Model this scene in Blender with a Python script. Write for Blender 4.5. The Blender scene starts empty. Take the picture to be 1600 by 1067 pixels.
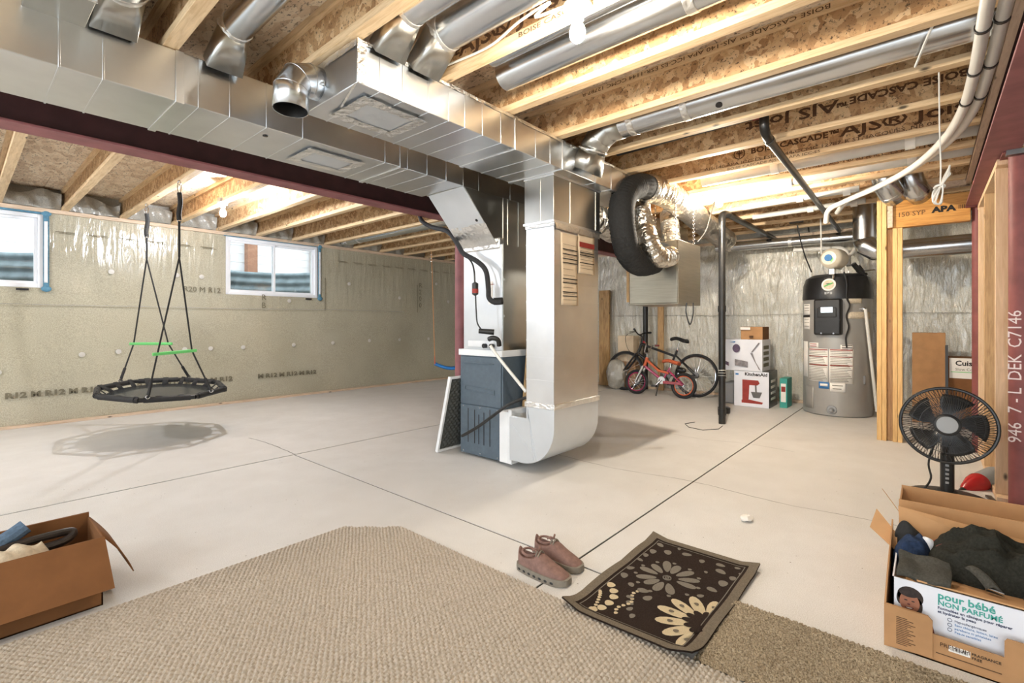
import bpy, math, random
import numpy as np
from mathutils import Vector, Matrix, Euler, noise
random.seed(7)
S = bpy.context.scene
C = S.collection
# ---------------------------------------------------------------- camera
F_PX = 752.0
YAW = math.atan(650 / 752)
cam_d = bpy.data.cameras.new('camera'); cam = bpy.data.objects.new('camera', cam_d); C.objects.link(cam)
cam.location = (0, 0, 1.15)
cam.rotation_euler = (math.pi / 2, 0, math.atan2(-math.cos(YAW), math.sin(YAW)))
cam_d.sensor_width = 36; cam_d.lens = 36 * F_PX / 1600; cam_d.shift_y = -28.5 / 1600
cam_d.clip_start = .02
S.camera = cam
# ---------------------------------------------------------------- world and exposure
W = bpy.data.worlds.new('world'); S.world = W; W.use_nodes = True
W.node_tree.nodes['Background'].inputs[0].default_value = (0.88, 0.95, 1.0, 1)
W.node_tree.nodes['Background'].inputs[1].default_value = 2.5
S.view_settings.view_transform = 'Standard'; S.view_settings.look = 'None'
S.view_settings.gamma = 1; S.view_settings.use_curve_mapping = False
S.view_settings.exposure = 0.8
BULB_W = 860
# ---------------------------------------------------------------- helpers
PI = math.pi
class MB:
    def __init__(s, M=None): s.v = []; s.f = []; s.M = M
    def add(s, vs, fs):
        o = len(s.v); s.v += [tuple(p) for p in vs]; s.f += [tuple(i + o for i in q) for q in fs]; return s
    def box(s, x0, x1, y0, y1, z0, z1):
        return s.add([(x0,y0,z0),(x1,y0,z0),(x1,y1,z0),(x0,y1,z0),(x0,y0,z1),(x1,y0,z1),(x1,y1,z1),(x0,y1,z1)],
                     [(0,3,2,1),(4,5,6,7),(0,1,5,4),(1,2,6,5),(2,3,7,6),(3,0,4,7)])
    def obox(s, c, ax, ay, az):
        c, ax, ay, az = map(Vector, (c, ax, ay, az)); vs = []
        for k in (-1, 1):
            for i, j in ((-1,-1),(1,-1),(1,1),(-1,1)): vs.append(c + ax*i + ay*j + az*k)
        return s.add(vs, [(0,3,2,1),(4,5,6,7),(0,1,5,4),(1,2,6,5),(2,3,7,6),(3,0,4,7)])
    def bar(s, a, b, w, h, up=(0,0,1)):
        a, b = Vector(a), Vector(b); d = (b-a); L = d.length; d.normalize(); u = Vector(up)
        r = d.cross(u)
        if r.length < 1e-4: r = d.cross(Vector((1,0,0)))
        r.normalize(); u = r.cross(d)
        return s.obox((a+b)/2, d*L/2, r*w/2, u*h/2)
    def prism(s, poly, off):
        n = len(poly); off = Vector(off); P = [Vector(p) for p in poly]
        return s.add(P + [p+off for p in P], [tuple(range(n-1,-1,-1)), tuple(range(n,2*n))] + [(i,(i+1)%n,n+(i+1)%n,n+i) for i in range(n)])
    def quad(s, *p): return s.add(p, [tuple(range(len(p)))])
    def tube(s, pts, r, n=10, closed=False, caps=True):
        P = [Vector(p) for p in pts]; m = len(P)
        R = list(r) if hasattr(r, '__len__') else [r]*m
        vs = []; prev = None
        for i in range(m):
            if closed: d = P[(i+1)%m] - P[i-1]
            else: d = P[min(i+1,m-1)] - P[max(i-1,0)]
            if d.length < 1e-9: d = Vector((0,0,1))
            d.normalize()
            if prev is None:
                a = d.orthogonal().normalized()
            else:
                a = prev - d*prev.dot(d)
                a = a.normalized() if a.length > 1e-6 else d.orthogonal().normalized()
            prev = a; b = d.cross(a)
            for k in range(n):
                t = 2*PI*k/n; vs.append(P[i] + (a*math.cos(t)+b*math.sin(t))*R[i])
        fs = []
        for i in range(m if closed else m-1):
            j = (i+1) % m
            for k in range(n): fs.append((i*n+k, i*n+(k+1)%n, j*n+(k+1)%n, j*n+k))
        if caps and not closed: fs += [tuple(range(n-1,-1,-1)), tuple(range((m-1)*n, m*n))]
        return s.add(vs, fs)
    def cyl(s, a, b, r, n=16, r2=None, caps=True): return s.tube([a, b], [r, r if r2 is None else r2], n, caps=caps)
    def lathe(s, prof, c=(0,0,0), ax=(0,0,1), n=24, caps=True):
        c = Vector(c); ax = Vector(ax).normalized(); a = ax.orthogonal().normalized(); b = ax.cross(a); vs = []
        for r, z in prof:
            for k in range(n):
                t = 2*PI*k/n; vs.append(c + ax*z + (a*math.cos(t)+b*math.sin(t))*r)
        m = len(prof); fs = [(i*n+k, i*n+(k+1)%n, (i+1)*n+(k+1)%n, (i+1)*n+k) for i in range(m-1) for k in range(n)]
        if caps: fs += [tuple(range(n-1,-1,-1)), tuple(range((m-1)*n, m*n))]
        return s.add(vs, fs)
    def torus(s, c, ax, R, r, n=32, k=8, sq=None):
        c = Vector(c); ax = Vector(ax).normalized(); a = ax.orthogonal().normalized(); b = ax.cross(a)
        return s.tube([c + (a*math.cos(2*PI*i/n)+b*math.sin(2*PI*i/n))*R for i in range(n)], r, k, closed=True)
    def ball(s, c, r, n=14, m=8):
        c = Vector(c); R = r if hasattr(r, '__len__') else (r,r,r)
        vs = [c + Vector((0,0,-R[2]))]
        for i in range(1, m):
            t = PI*i/m - PI/2
            for k in range(n): p = 2*PI*k/n; vs.append(c + Vector((R[0]*math.cos(t)*math.cos(p), R[1]*math.cos(t)*math.sin(p), R[2]*math.sin(t))))
        vs.append(c + Vector((0,0,R[2]))); L = len(vs)-1
        fs = [(0, 1+(k+1)%n, 1+k) for k in range(n)] + [(L, L-n+k, L-n+(k+1)%n) for k in range(n)]
        for i in range(m-2):
            for k in range(n): fs.append((1+i*n+k, 1+i*n+(k+1)%n, 1+(i+1)*n+(k+1)%n, 1+(i+1)*n+k))
        return s.add(vs, fs)
    def grid(s, nx, ny, fn):
        vs = [fn(i/nx, j/ny) for j in range(ny+1) for i in range(nx+1)]
        return s.add(vs, [(j*(nx+1)+i, j*(nx+1)+i+1, (j+1)*(nx+1)+i+1, (j+1)*(nx+1)+i) for j in range(ny) for i in range(nx)])
    def build(s, name, mat, parent=None, ang=35, bevel=0, solid=0, kind=None, base=True, sub=0):
        V = [Vector(p) for p in s.v]
        if s.M is not None: V = [s.M @ p for p in V]
        if parent is not None: org = root_of(parent)
        elif base:
            xs = [p.x for p in V]; ys = [p.y for p in V]; zs = [p.z for p in V]
            org = Vector(((min(xs)+max(xs))/2, (min(ys)+max(ys))/2, min(zs)))
        else: org = Vector((0,0,0))
        me = bpy.data.meshes.new(name); me.from_pydata([p-org for p in V], [], s.f); me.update()
        me.materials.append(mat)
        if ang: me.shade_smooth(); me.set_sharp_from_angle(angle=math.radians(ang))
        o = bpy.data.objects.new(name, me); C.objects.link(o)
        if parent is not None: o.parent = parent
        else: o.location = org
        if solid: md = o.modifiers.new('solid','SOLIDIFY'); md.thickness = solid; md.offset = 0
        if bevel: md = o.modifiers.new('bevel','BEVEL'); md.width = bevel; md.segments = 2; md.limit_method = 'ANGLE'; md.angle_limit = .6
        if sub: md = o.modifiers.new('sub','SUBSURF'); md.levels = sub; md.render_levels = sub
        if kind: o['kind'] = kind
        return o
def root_of(o):
    while o.parent is not None: o = o.parent
    return o.location.copy()
def thing(name, label, cat, loc, group=None):
    o = bpy.data.objects.new(name, None); C.objects.link(o); o.location = loc; o.empty_display_size = .1
    return tag(o, label, cat, group)
def tag(o, label=None, cat=None, group=None, kind=None):
    if label: o['label'] = label
    if cat: o['category'] = cat
    if group: o['group'] = group
    if kind: o['kind'] = kind
    return o
def struct(o): o['kind'] = 'structure'; return o
def catmull(pts, k=8):
    P = [Vector(p) for p in pts]; out = []
    for i in range(len(P)-1):
        a, b, c, d = P[max(i-1,0)], P[i], P[i+1], P[min(i+2,len(P)-1)]
        for j in range(k):
            t = j/k; out.append(.5*((2*b)+(c-a)*t+(2*a-5*b+4*c-d)*t*t+(3*b-a-3*c+d)*t**3))
    return out + [P[-1]]
def frame(o, right, up):
    r = Vector(right).normalized(); u = Vector(up).normalized(); n = r.cross(u)
    return Matrix(((r.x,u.x,n.x,o[0]),(r.y,u.y,n.y,o[1]),(r.z,u.z,n.z,o[2]),(0,0,0,1)))
def text(s, size, M, name, mat, parent, ext=.0006, sx=1, align='LEFT', bold=0):
    cu = bpy.data.curves.new('t','FONT'); cu.body = s; cu.size = size; cu.extrude = ext; cu.align_x = align; cu.offset = bold; cu.resolution_u = 2
    t = bpy.data.objects.new('t', cu); C.objects.link(t)
    dg = bpy.context.evaluated_depsgraph_get(); me = bpy.data.meshes.new_from_object(t.evaluated_get(dg))
    bpy.data.objects.remove(t); bpy.data.curves.remove(cu)
    org = root_of(parent)
    me.transform(Matrix.Translation(-org) @ M @ Matrix.Diagonal((sx,1,1,1)))
    me.materials.clear(); me.materials.append(mat); me.name = name
    o = bpy.data.objects.new(name, me); C.objects.link(o); o.parent = parent
    return o
def copy_tree(o, parent=None, loc=None):
    c = o.copy(); C.objects.link(c); c.parent = parent
    if loc is not None: c.location = loc
    for ch in list(o.children): copy_tree(ch, c)
    return c
# ---------------------------------------------------------------- materials
def lin(r, g, b): return tuple(((c/255)/12.92 if c/255 <= .04045 else ((c/255+.055)/1.055)**2.4) for c in (r,g,b)) + (1,)
class NT:
    def __init__(s, name):
        s.m = bpy.data.materials.new(name); s.m.use_nodes = True; s.t = s.m.node_tree; s.b = s.t.nodes['Principled BSDF']
    def n(s, typ, **kw):
        nd = s.t.nodes.new('ShaderNode'+typ)
        for k, v in kw.items():
            if k in nd.inputs: nd.inputs[k].default_value = v
            else: setattr(nd, k, v)
        return nd
    def l(s, a, b): s.t.links.new(a, b)
    def coord(s, scale=(1,1,1), obj=False):
        tc = s.n('TexCoord'); mp = s.n('Mapping'); mp.inputs['Scale'].default_value = scale
        if obj: s.l(tc.outputs['Object'], mp.inputs[0])
        else:
            ge = s.n('NewGeometry'); s.l(ge.outputs['Position'], mp.inputs[0])
        return mp.outputs[0]
    def noise(s, vec, scale, detail=3, rough=.5, dist=0):
        n = s.n('TexNoise'); n.inputs['Scale'].default_value = scale; n.inputs['Detail'].default_value = detail
        n.inputs['Roughness'].default_value = rough; n.inputs['Distortion'].default_value = dist; s.l(vec, n.inputs['Vector']); return n.outputs['Fac']
    def ramp(s, fac, stops):
        r = s.n('ValToRGB'); e = r.color_ramp.elements
        while len(e) < len(stops): e.new(.5)
        for i, (p, c) in enumerate(stops): e[i].position = p; e[i].color = c if len(c) == 4 else c + (1,)
        s.l(fac, r.inputs[0]); return r.outputs[0]
    def mix(s, fac, a, b, mode='MIX'):
        m = s.n('Mix'); m.data_type = 'RGBA'; m.blend_type = mode
        for sock, v in ((m.inputs[0], fac), (m.inputs[6], a), (m.inputs[7], b)):
            if hasattr(v, 'links'): s.l(v, sock)
            else: sock.default_value = v
        return m.outputs[2]
    def bump(s, h, strength=.3, dist=.01):
        b = s.n('Bump'); b.inputs['Strength'].default_value = strength; b.inputs['Distance'].default_value = dist
        s.l(h, b.inputs['Height']); s.l(b.outputs[0], s.b.inputs['Normal']); return b
    def set(s, **kw):
        for k, v in kw.items(): s.b.inputs[k.replace('_',' ')].default_value = v
        return s
def plain(name, rgb, rough=.5, metal=0, var=.12, scale=18, bump=.1, coat=0, spec=.5):
    t = NT(name); v = t.coord(); nz = t.noise(v, scale, 4)
    c = lin(*rgb); d = tuple(x*(1-var) for x in c[:3]); e = tuple(min(1, x*(1+var)) for x in c[:3])
    t.l(t.ramp(nz, [(.3, d), (.7, e)]), t.b.inputs['Base Color'])
    t.set(Roughness=rough, Metallic=metal, Coat_Weight=coat)
    t.b.inputs['Specular IOR Level'].default_value = spec
    if bump: t.bump(t.noise(v, scale*4, 2), bump, .003)
    return t.m
def metal(name, rgb, rough=.25, var=.12, stretch=(1,1,1), bump=.12, bs=6):
    t = NT(name); v = t.coord(stretch); nz = t.noise(v, 5, 4); sp = t.noise(t.coord(), 60, 2)
    c = lin(*rgb)[:3]
    t.l(t.ramp(nz, [(.3, tuple(x*(1-var) for x in c)), (.7, tuple(min(1,x*(1+var)) for x in c))]), t.b.inputs['Base Color'])
    r = t.n('MapRange'); r.inputs[3].default_value = rough*.88; r.inputs[4].default_value = rough*1.12; t.l(sp, r.inputs[0]); t.l(r.outputs[0], t.b.inputs['Roughness'])
    t.set(Metallic=1.0)
    if bump: t.bump(t.noise(t.coord(), bs, 2), bump, .02)
    return t.m
def osb(name, a, b, c, stretch):
    t = NT(name); v = t.coord(stretch)
    vo = t.n('TexVoronoi'); vo.inputs['Scale'].default_value = 26; nzv = t.n('TexNoise'); nzv.inputs['Scale'].default_value = 9
    t.l(v, nzv.inputs['Vector']); mm = t.n('Mix'); mm.data_type = 'VECTOR'; mm.inputs[0].default_value = .12
    t.l(v, mm.inputs[4]); t.l(nzv.outputs['Color'], mm.inputs[5]); t.l(mm.outputs[1], vo.inputs['Vector'])
    sep = t.n('SeparateColor'); t.l(vo.outputs['Color'], sep.inputs[0])
    col = t.ramp(sep.outputs[0], [(0, lin(*b)), (.45, lin(*a)), (.8, lin(*c)), (1, lin(*a))])
    gr = t.noise(v, 70, 4, .7); col = t.mix(t.ramp(gr, [(.33, (1,1,1)), (.45, (0,0,0))]), col, lin(*[int(x*.45) for x in b]))
    t.l(col, t.b.inputs['Base Color']); t.set(Roughness=.62); t.bump(sep.outputs[1], .25, .003)
    return t.m
def wood(name, a, b, stretch=(6,1,6), knots=True, rough=.6):
    t = NT(name); v = t.coord(stretch); nz = t.noise(v, 7, 4, .6, .6)
    col = t.ramp(nz, [(.3, lin(*b)), (.55, lin(*a)), (.75, lin(*[min(255, int(x*1.06)) for x in a]))])
    if knots:
        vo = t.n('TexVoronoi'); vo.inputs['Scale'].default_value = 7; t.l(t.coord(tuple(.45+.09*x for x in stretch)), vo.inputs['Vector'])
        col = t.mix(t.ramp(vo.outputs['Distance'], [(.05, (1,1,1)), (.12, (0,0,0))]), col, lin(*[int(x*.42) for x in b]))
    t.l(col, t.b.inputs['Base Color']); t.set(Roughness=rough); t.bump(nz, .12, .003)
    return t.m
def glow(name, rgb, st):
    t = NT(name); t.set(Emission_Color=lin(*rgb), Emission_Strength=st); t.b.inputs['Base Color'].default_value = lin(*rgb); return t.m
def poly(name, a, b, rough=.28, coat=.6, stretch=(2.2,2.2,.55), bs=.5, silver=0, top=False):
    t = NT(name); v = t.coord(); big = t.noise(v, 1.1, 4, .6); fine = t.noise(t.coord((1,1,1)), 120, 2, .7)
    col = t.ramp(big, [(.3, lin(*b)), (.7, lin(*a))])
    col = t.mix(.35, col, t.ramp(fine, [(.35, lin(*[int(x*.72) for x in b])), (.65, lin(*[min(255,int(x*1.15)) for x in a]))]))
    t.l(col, t.b.inputs['Base Color']); t.set(Roughness=.75, Coat_Weight=coat, Coat_Roughness=rough, Metallic=silver, Coat_IOR=1.9)
    wr = t.noise(t.coord(stretch), 3.2, 4, .5, .35)
    if top:      # the sheet hangs smooth low down and is gathered near its top edge
        sx = t.n('SeparateXYZ'); ge = t.n('NewGeometry'); t.l(ge.outputs['Position'], sx.inputs[0]); mr = t.n('MapRange'); mr.inputs[1].default_value = 1.2; mr.inputs[2].default_value = 2.3; mr.inputs[3].default_value = .08; t.l(sx.outputs[2], mr.inputs[0])
        mu = t.n('Math'); mu.operation = 'MULTIPLY'; t.l(wr, mu.inputs[0]); t.l(mr.outputs[0], mu.inputs[1]); wr = mu.outputs[0]
    bp = t.bump(wr, bs, .05); t.l(bp.outputs[0], t.b.inputs['Coat Normal']); return t.m
M = {}
M['osb'] = osb('osb', (196,158,114), (162,122,82), (220,190,148), (1,1,1))
M['osb_sub'] = osb('osb_subfloor', (226,206,180), (202,176,148), (240,226,204), (1,.45,1))
M['flange'] = wood('flange_lumber', (226,198,158), (204,170,126), (9,.8,9))
M['pine'] = wood('pine_stud', (224,184,124), (204,158,98), (8,8,.7))
M['pine_dark'] = wood('rough_stud', (196,160,116), (168,130,90), (8,8,.7))
M['pine_pale'] = wood('pale_stud', (226,194,158), (212,176,136), (8,8,.7))
M['plate'] = wood('sill_lumber', (212,190,166), (190,164,138), (.8,9,9))
M['lvl'] = wood('header_lumber', (206,150,78), (172,112,48), (9,.7,9), False)
M['cedar'] = wood('board', (196,160,112), (150,112,70), (8,8,.8))
M['galv'] = metal('galvanised_steel', (228,231,234), .30, .05, bump=0)
M['galv2'] = metal('galvanised_plenum', (188,188,184), .30, .08, bump=.08, bs=3)
M['galv_pipe'] = metal('galvanised_pipe', (204,207,210), .24, .06, bump=0)
M['tape'] = metal('foil_tape', (240,240,238), .36, .06, bump=.6, bs=30)
M['flex'] = metal('foil_flex', (214,208,198), .30, .12, bump=.8, bs=26)
M['stainless'] = metal('brushed_steel', (176,168,152), .34, .08, (1,1,14), bump=.04)
M['dkmetal'] = metal('dull_steel', (120,118,116), .4, .1)
M['chrome'] = metal('chrome', (220,222,226), .12, .04, bump=0)
M['primer'] = plain('red_primer', (128,70,68), .6, 0, .2, 9, .25); M['primer_shade'] = plain('red_primer_shaded', (66,36,38), .6, 0, .2, 9, .2)  # darker copy for the beams: shade on web and top flange painted in
M['primer_pink'] = plain('red_primer_dusty_lit', (142,88,90), .6, 0, .18, 9, .25)  # dusty on the column; on beam flanges the paler tone paints in floor bounce
M['slate'] = plain('slate_enamel', (84,98,110), .45, 0, .08, 30, .05)
M['white_en'] = plain('white_enamel', (232,234,236), .4, 0, .03, 10, .03)
M['coil'] = plain('coil_case', (214,219,224), .4, .6, .03, 6, .02)
M['black_pl'] = plain('black_plastic', (26,26,28), .38, 0, .2, 20, .05)
M['black_rub'] = plain('black_rubber', (30,30,32), .6, 0, .25, 30, .15)
M['black_fab'] = plain('black_fabric', (40,40,40), .85, 0, .25, 60, .5)
M['charcoal'] = plain('charcoal_fleece', (48,48,43), .95, 0, .28, 120, .8, spec=.1)
M['grey_fab'] = plain('dark_grey_knit', (78,76,70), .95, 0, .22, 160, .8, spec=.1)
M['navy'] = plain('navy_cloth', (42,56,82), .9, 0, .3, 60, .6, spec=.1)
M['maroon'] = plain('maroon_cloth', (140,74,72), .9, 0, .25, 60, .6, spec=.1)
M['white_cl'] = plain('white_cloth', (226,228,232), .9, 0, .06, 60, .5, spec=.1)
M['cream_cl'] = plain('cream_cloth', (206,192,170), .9, 0, .15, 60, .6, spec=.1)
M['denim'] = plain('denim_cloth', (92,112,134), .9, 0, .2, 90, .6, spec=.1)
M['leather'] = plain('dark_leather', (44,36,32), .4, 0, .3, 40, .3)
M['pvc'] = plain('white_pvc', (226,224,218), .35, 0, .04, 8, .03)
M['pvc_grey'] = plain('grey_pvc', (196,194,188), .4, 0, .06, 8, .03)
M['abs'] = plain('black_abs', (34,33,32), .32, 0, .15, 12, .05)
M['insul'] = plain('pipe_insulation', (42,42,44), .8, 0, .2, 60, .4)
M['card'] = plain('cardboard', (178,136,96), .8, 0, .08, 14, .15, spec=.2)
M['card_dk'] = plain('brown_cardboard', (124,84,52), .8, 0, .08, 14, .15, spec=.2)
M['card_in'] = plain('cardboard_inside', (188,146,104), .85, 0, .06, 14, .15, spec=.2)
M['white_card'] = plain('printed_carton', (226,228,236), .45, 0, .03, 6, .02)
M['paper'] = plain('paper', (222,202,174), .8, 0, .05, 10, .05)
M['white_pa'] = plain('white_label', (236,232,226), .7, 0, .03, 10, 0)
M['ink'] = plain('black_ink', (30,26,24), .8, 0, .2, 40, 0)
M['ink_br'] = plain('joist_ink', (84,56,34), .8, 0, .3, 60, 0)
M['ink_gr'] = plain('faded_ink', (112,106,88), .8, 0, .2, 30, 0)
M['red_ink'] = plain('red_ink', (150,52,44), .7, 0, .1, 20, 0)
M['teal_ink'] = plain('teal_ink', (62,160,148), .6, 0, .05, 20, 0)
M['blue_ink'] = plain('blue_ink', (58,120,178), .6, 0, .1, 20, 0)
M['navy_ink'] = plain('navy_ink', (52,60,92), .6, 0, .1, 20, 0)
M['chalk'] = plain('white_marker', (232,216,214), .8, 0, .05, 20, 0)
M['green'] = plain('green_plastic', (104,198,110), .4, 0, .05, 10, .02)
M['blue_pl'] = plain('blue_plastic', (48,128,206), .35, 0, .06, 10, .02)
M['blue_tape'] = plain('blue_tape', (84,134,160), .6, 0, .25, 40, .5)
M['rope'] = plain('orange_rope', (204,146,92), .8, 0, .15, 80, .4)
M['red_pl'] = plain('red_plastic', (176,34,38), .25, 0, .1, 10, .02)
M['grey_pl'] = plain('grey_plastic', (150,152,154), .45, 0, .05, 10, .02)
M['tank'] = plain('grey_tank_enamel', (160,158,154), .42, .25, .05, 6, .05)
M['cream_pl'] = plain('cream_tank', (230,220,200), .4, 0, .03, 6, .02)
M['bike_red'] = plain('red_bike_paint', (150,36,48), .25, 0, .1, 10, 0, coat=.5)
M['bike_org'] = plain('orange_vinyl', (214,106,66), .5, 0, .15, 60, .1)
M['bike_pink'] = plain('pink_bike_paint', (170,50,96), .25, 0, .1, 10, 0, coat=.5)
M['shoe'] = plain('dusty_rose_suede', (134,106,98), .85, 0, .16, 50, .4, spec=.15)
M['sole'] = plain('shoe_sole', (128,120,108), .8, 0, .12, 50, .3)
M['mat_dk'] = plain('dark_brown_pile', (58,48,43), .95, 0, .35, 300, 1.0, spec=.05)
M['mat_bd'] = plain('taupe_binding', (122,112,98), .95, 0, .25, 200, .8, spec=.05)
M['mat_gr'] = plain('grey_pile', (142,134,122), .95, 0, .2, 300, 1.0, spec=.05)
M['mat_cr'] = plain('cream_pile', (226,208,172), .95, 0, .12, 300, 1.0, spec=.05)
M['filter'] = plain('grey_filter_media', (88,90,88), .95, 0, .35, 90, .8, spec=.1)
M['bulb'] = glow('lit_bulb_warm', (255,240,218), BULB_W); M['bulb_far'] = glow('lit_bulb_warm_strong', (255,243,224), BULB_W*2.1); M['bulb_cool'] = glow('lit_bulb_white', (246,249,255), BULB_W*1.35)
M['screen'] = glow('display', (214,228,240), 1.2)
M['ceram'] = plain('white_porcelain', (236,232,226), .3, 0, .03, 8, 0)
M['steelbox'] = metal('junction_box', (150,150,150), .4)
M['siding'] = plain('white_siding', (226,230,234), .6, 0, .04, 3, 0)
M['brownpost'] = plain('brown_post', (150,108,84), .6, 0, .1, 10, .1)
M['well'] = plain('corrugated_steel', (128,142,146), .6, .3, .25, 7, .2)
M['vinyl'] = plain('white_vinyl', (238,240,244), .35, 0, .02, 6, 0)
M['blanket'] = poly('insulation_blanket_under_poly', (184,179,159), (162,157,136), .14, .8, (3.2,3.2,.5), .5, top=True)
M['blanket_far'] = poly('insulation_under_clear_poly', (222,219,206), (190,185,168), .07, 1.0, (4.2,4.2,1.0), .9)
M['poly'] = poly('grey_poly_sheet', (176,174,166), (140,136,126), .3, .7, (2,2,2), .6)
M['soil'] = plain('soil', (120,108,90), .95, 0, .2, 12, .3)
t = NT('window_glass'); tr = t.n('BsdfTransparent'); tr.inputs[0].default_value = (.93,.95,.95,1); gl = t.n('BsdfGlossy'); gl.inputs['Roughness'].default_value = .02
mx = t.n('MixShader'); mx.inputs[0].default_value = .07; t.l(tr.outputs[0], mx.inputs[1]); t.l(gl.outputs[0], mx.inputs[2]); t.l(mx.outputs[0], t.t.nodes['Material Output'].inputs['Surface']); M['glass'] = t.m
# concrete
def concrete():
    t = NT('concrete'); v = t.coord(); big = t.noise(v, .55, 4, .55); mid = t.noise(v, 3.5, 5, .65)
    col = t.ramp(big, [(.3, lin(208,206,203)), (.7, lin(220,219,217))])
    col = t.mix(t.ramp(mid, [(.35, (.35,.35,.35)), (.65, (0,0,0))]), col, lin(192,189,184))
    fine = t.noise(v, 260, 2, .6); col = t.mix(.26, col, t.ramp(fine, [(.38, (.20,.18,.16)), (.62, (1,1,1))]), 'OVERLAY')
    vo = t.n('TexVoronoi'); vo.inputs['Scale'].default_value = 17; t.l(v, vo.inputs['Vector'])
    sp = t.noise(v, 1.3, 2); pit = t.ramp(vo.outputs['Distance'], [(.04, (1,1,1)), (.07, (0,0,0))])
    col = t.mix(t.mix(1.0, pit, t.ramp(sp, [(.44, (0,0,0)), (.58, (1,1,1))]), 'MULTIPLY'), col, lin(120,112,102))
    t.l(col, t.b.inputs['Base Color']); t.set(Roughness=.62); t.bump(t.noise(v, 90, 3), .12, .003); return t.m
M['concrete'] = concrete()
M['joint'] = plain('joint_grout', (40,36,32), .95)
def pile(name, a, b, s, st, bs=.8):
    t = NT(name); v = t.coord(st); n1 = t.noise(v, s, 3, .6); n2 = t.noise(t.coord(), 2.2, 3)
    col = t.ramp(n1, [(.34, lin(*b)), (.6, lin(*a))]); col = t.mix(t.ramp(n2, [(.4, (0,0,0)), (.75, (.3,.3,.3))]), col, lin(*b))
    t.l(col, t.b.inputs['Base Color']); t.set(Roughness=.95); t.b.inputs['Specular IOR Level'].default_value = .1; t.bump(n1, bs, .004); return t.m
M['berber'] = pile('berber_loop', (196,187,175), (166,155,140), 90, (1,1,1))
M['shag'] = pile('twist_pile', (190,176,152), (112,98,80), 190, (1,1,1))
# ================================================================ SETTING
YL, XF, ZJ, ZS = 7.6, 8.05, 2.45, 2.69      # left wall, far wall, joist underside, subfloor underside
# floor: slabs cut by control joints
fl = MB().box(-3, XF+.25, -4, YL+.25, -.12, -.004).build('floor', M['joint'], base=False); struct(fl)
def slab(x0, x1, y0, y1): MB().box(x0, x1, y0, y1, -.05, 0).build('slab', M['concrete'], fl, bevel=.001)
g_ = .0055
for a, b in ((-3, 1.94-g_), (1.94+g_, XF+.2)):
    slab(a, b, -4, 1.29-g_); slab(a, b, 1.29+g_, 4.2-.009)
slab(-3, XF+.2, 4.2+.009, YL+.2)
def crack(pts, w, seed):
    rnd = random.Random(seed); P = catmull([(x, y, .0006) for x, y in pts], 10); mb = MB(); L = []; R_ = []
    for i, p in enumerate(P):
        d = (P[min(i+1,len(P)-1)]-P[max(i-1,0)]).normalized(); n = Vector((-d.y, d.x, 0)); q = p + n*rnd.uniform(-.006,.006); ww = w*rnd.uniform(.5,1.2)
        L.append(q+n*ww); R_.append(q-n*ww)
    k = len(L); mb.add(L+R_, [(i, i+1, k+i+1, k+i) for i in range(k-1)]); mb.build('crack', M['joint'], fl, ang=0)
crack([(1.95,4.21),(1.96,4.7),(1.93,5.15)], .004, 1)
crack([(3.45,2.45),(3.42,1.9),(3.5,1.3),(3.45,.7),(3.5,.1),(3.42,-.6)], .0022, 2)
crack([(4.9,2.2),(4.85,1.7),(4.95,1.3),(4.9,.9)], .0016, 3)
pf = MB(); pf.tube([(5.62,2.05,.002),(5.45,2.1,.002),(5.3,2.0,.002),(5.25,1.83,.002),(5.42,1.72,.002),(5.62,1.74,.002)], .004, 5); pf.build('patch_outline', M['joint'], fl)
# left wall with two window openings
W1 = (-.76, .655, 1.55, 2.385); W2 = (2.525, 3.9, 1.565, 2.40)
def wall_grid(us, zs, holes, fn):
    mb = MB(); nu, nz = len(us), len(zs)
    for z in zs:
        for u in us: mb.v.append(fn(u, z))
    for j in range(nz-1):
        for i in range(nu-1):
            cu, cz = (us[i]+us[i+1])/2, (zs[j]+zs[j+1])/2
            if any(h[0] < cu < h[1] and h[2] < cz < h[3] for h in holes): continue
            mb.f.append((j*nu+i, j*nu+i+1, (j+1)*nu+i+1, (j+1)*nu+i))
    return mb
def cuts(a, b, st, extra): return sorted(set([round(a+(b-a)*i/int((b-a)/st), 4) for i in range(int((b-a)/st)+1)] + [round(e,4) for e in extra]))
def wl(x, z):
    y = YL - .012 - .018*noise.noise(Vector((x*.9, 3.1, z*1.1)))
    cr = max(0, (z-1.5)/.95)
    y -= cr*.011*abs(noise.noise(Vector((x*7+z*.8, 9.1, z*.9)))) + .004*noise.noise(Vector((x*2.3+z*2.2, 1.7, z*2)))
    for h in (W1, W2):
        if h[0]-.02 < x < h[1]+.02 and h[2]-.02 < z < h[3]+.02: y = YL-.015
    return (x, y, z)
wL = wall_grid(cuts(-3, XF+.1, .045, (W1[0],W1[1],W2[0],W2[1])), cuts(0, ZJ, .05, (W1[2],W1[3],W2[2],W2[3])), (W1, W2), wl).build('wall_left', M['blanket'], base=False, ang=60); struct(wL)
mb = MB()   # masonry behind the blanket, with the reveals
for a, b, c, d in ((-3, W1[0], 0, ZJ),(W1[1], W2[0], 0, ZJ),(W2[1], XF+.3, 0, ZJ),(W1[0],W1[1],0,W1[2]),(W2[0],W2[1],0,W2[2]),(W1[0],W1[1],W1[3],ZJ),(W2[0],W2[1],W2[3],ZJ)):
    mb.box(a, b, YL+.02, YL+.26, c, d)
mb.build('foundation', M['concrete'], wL)
MB().box(-3, XF, YL-.05, YL+.2, 2.405, ZJ).build('sill_plate', M['plate'], wL, bevel=.004)
MB().box(-3, XF, YL-.075, YL-.02, 0, .03).build('bottom_plate', M['plate'], wL, bevel=.003)
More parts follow.
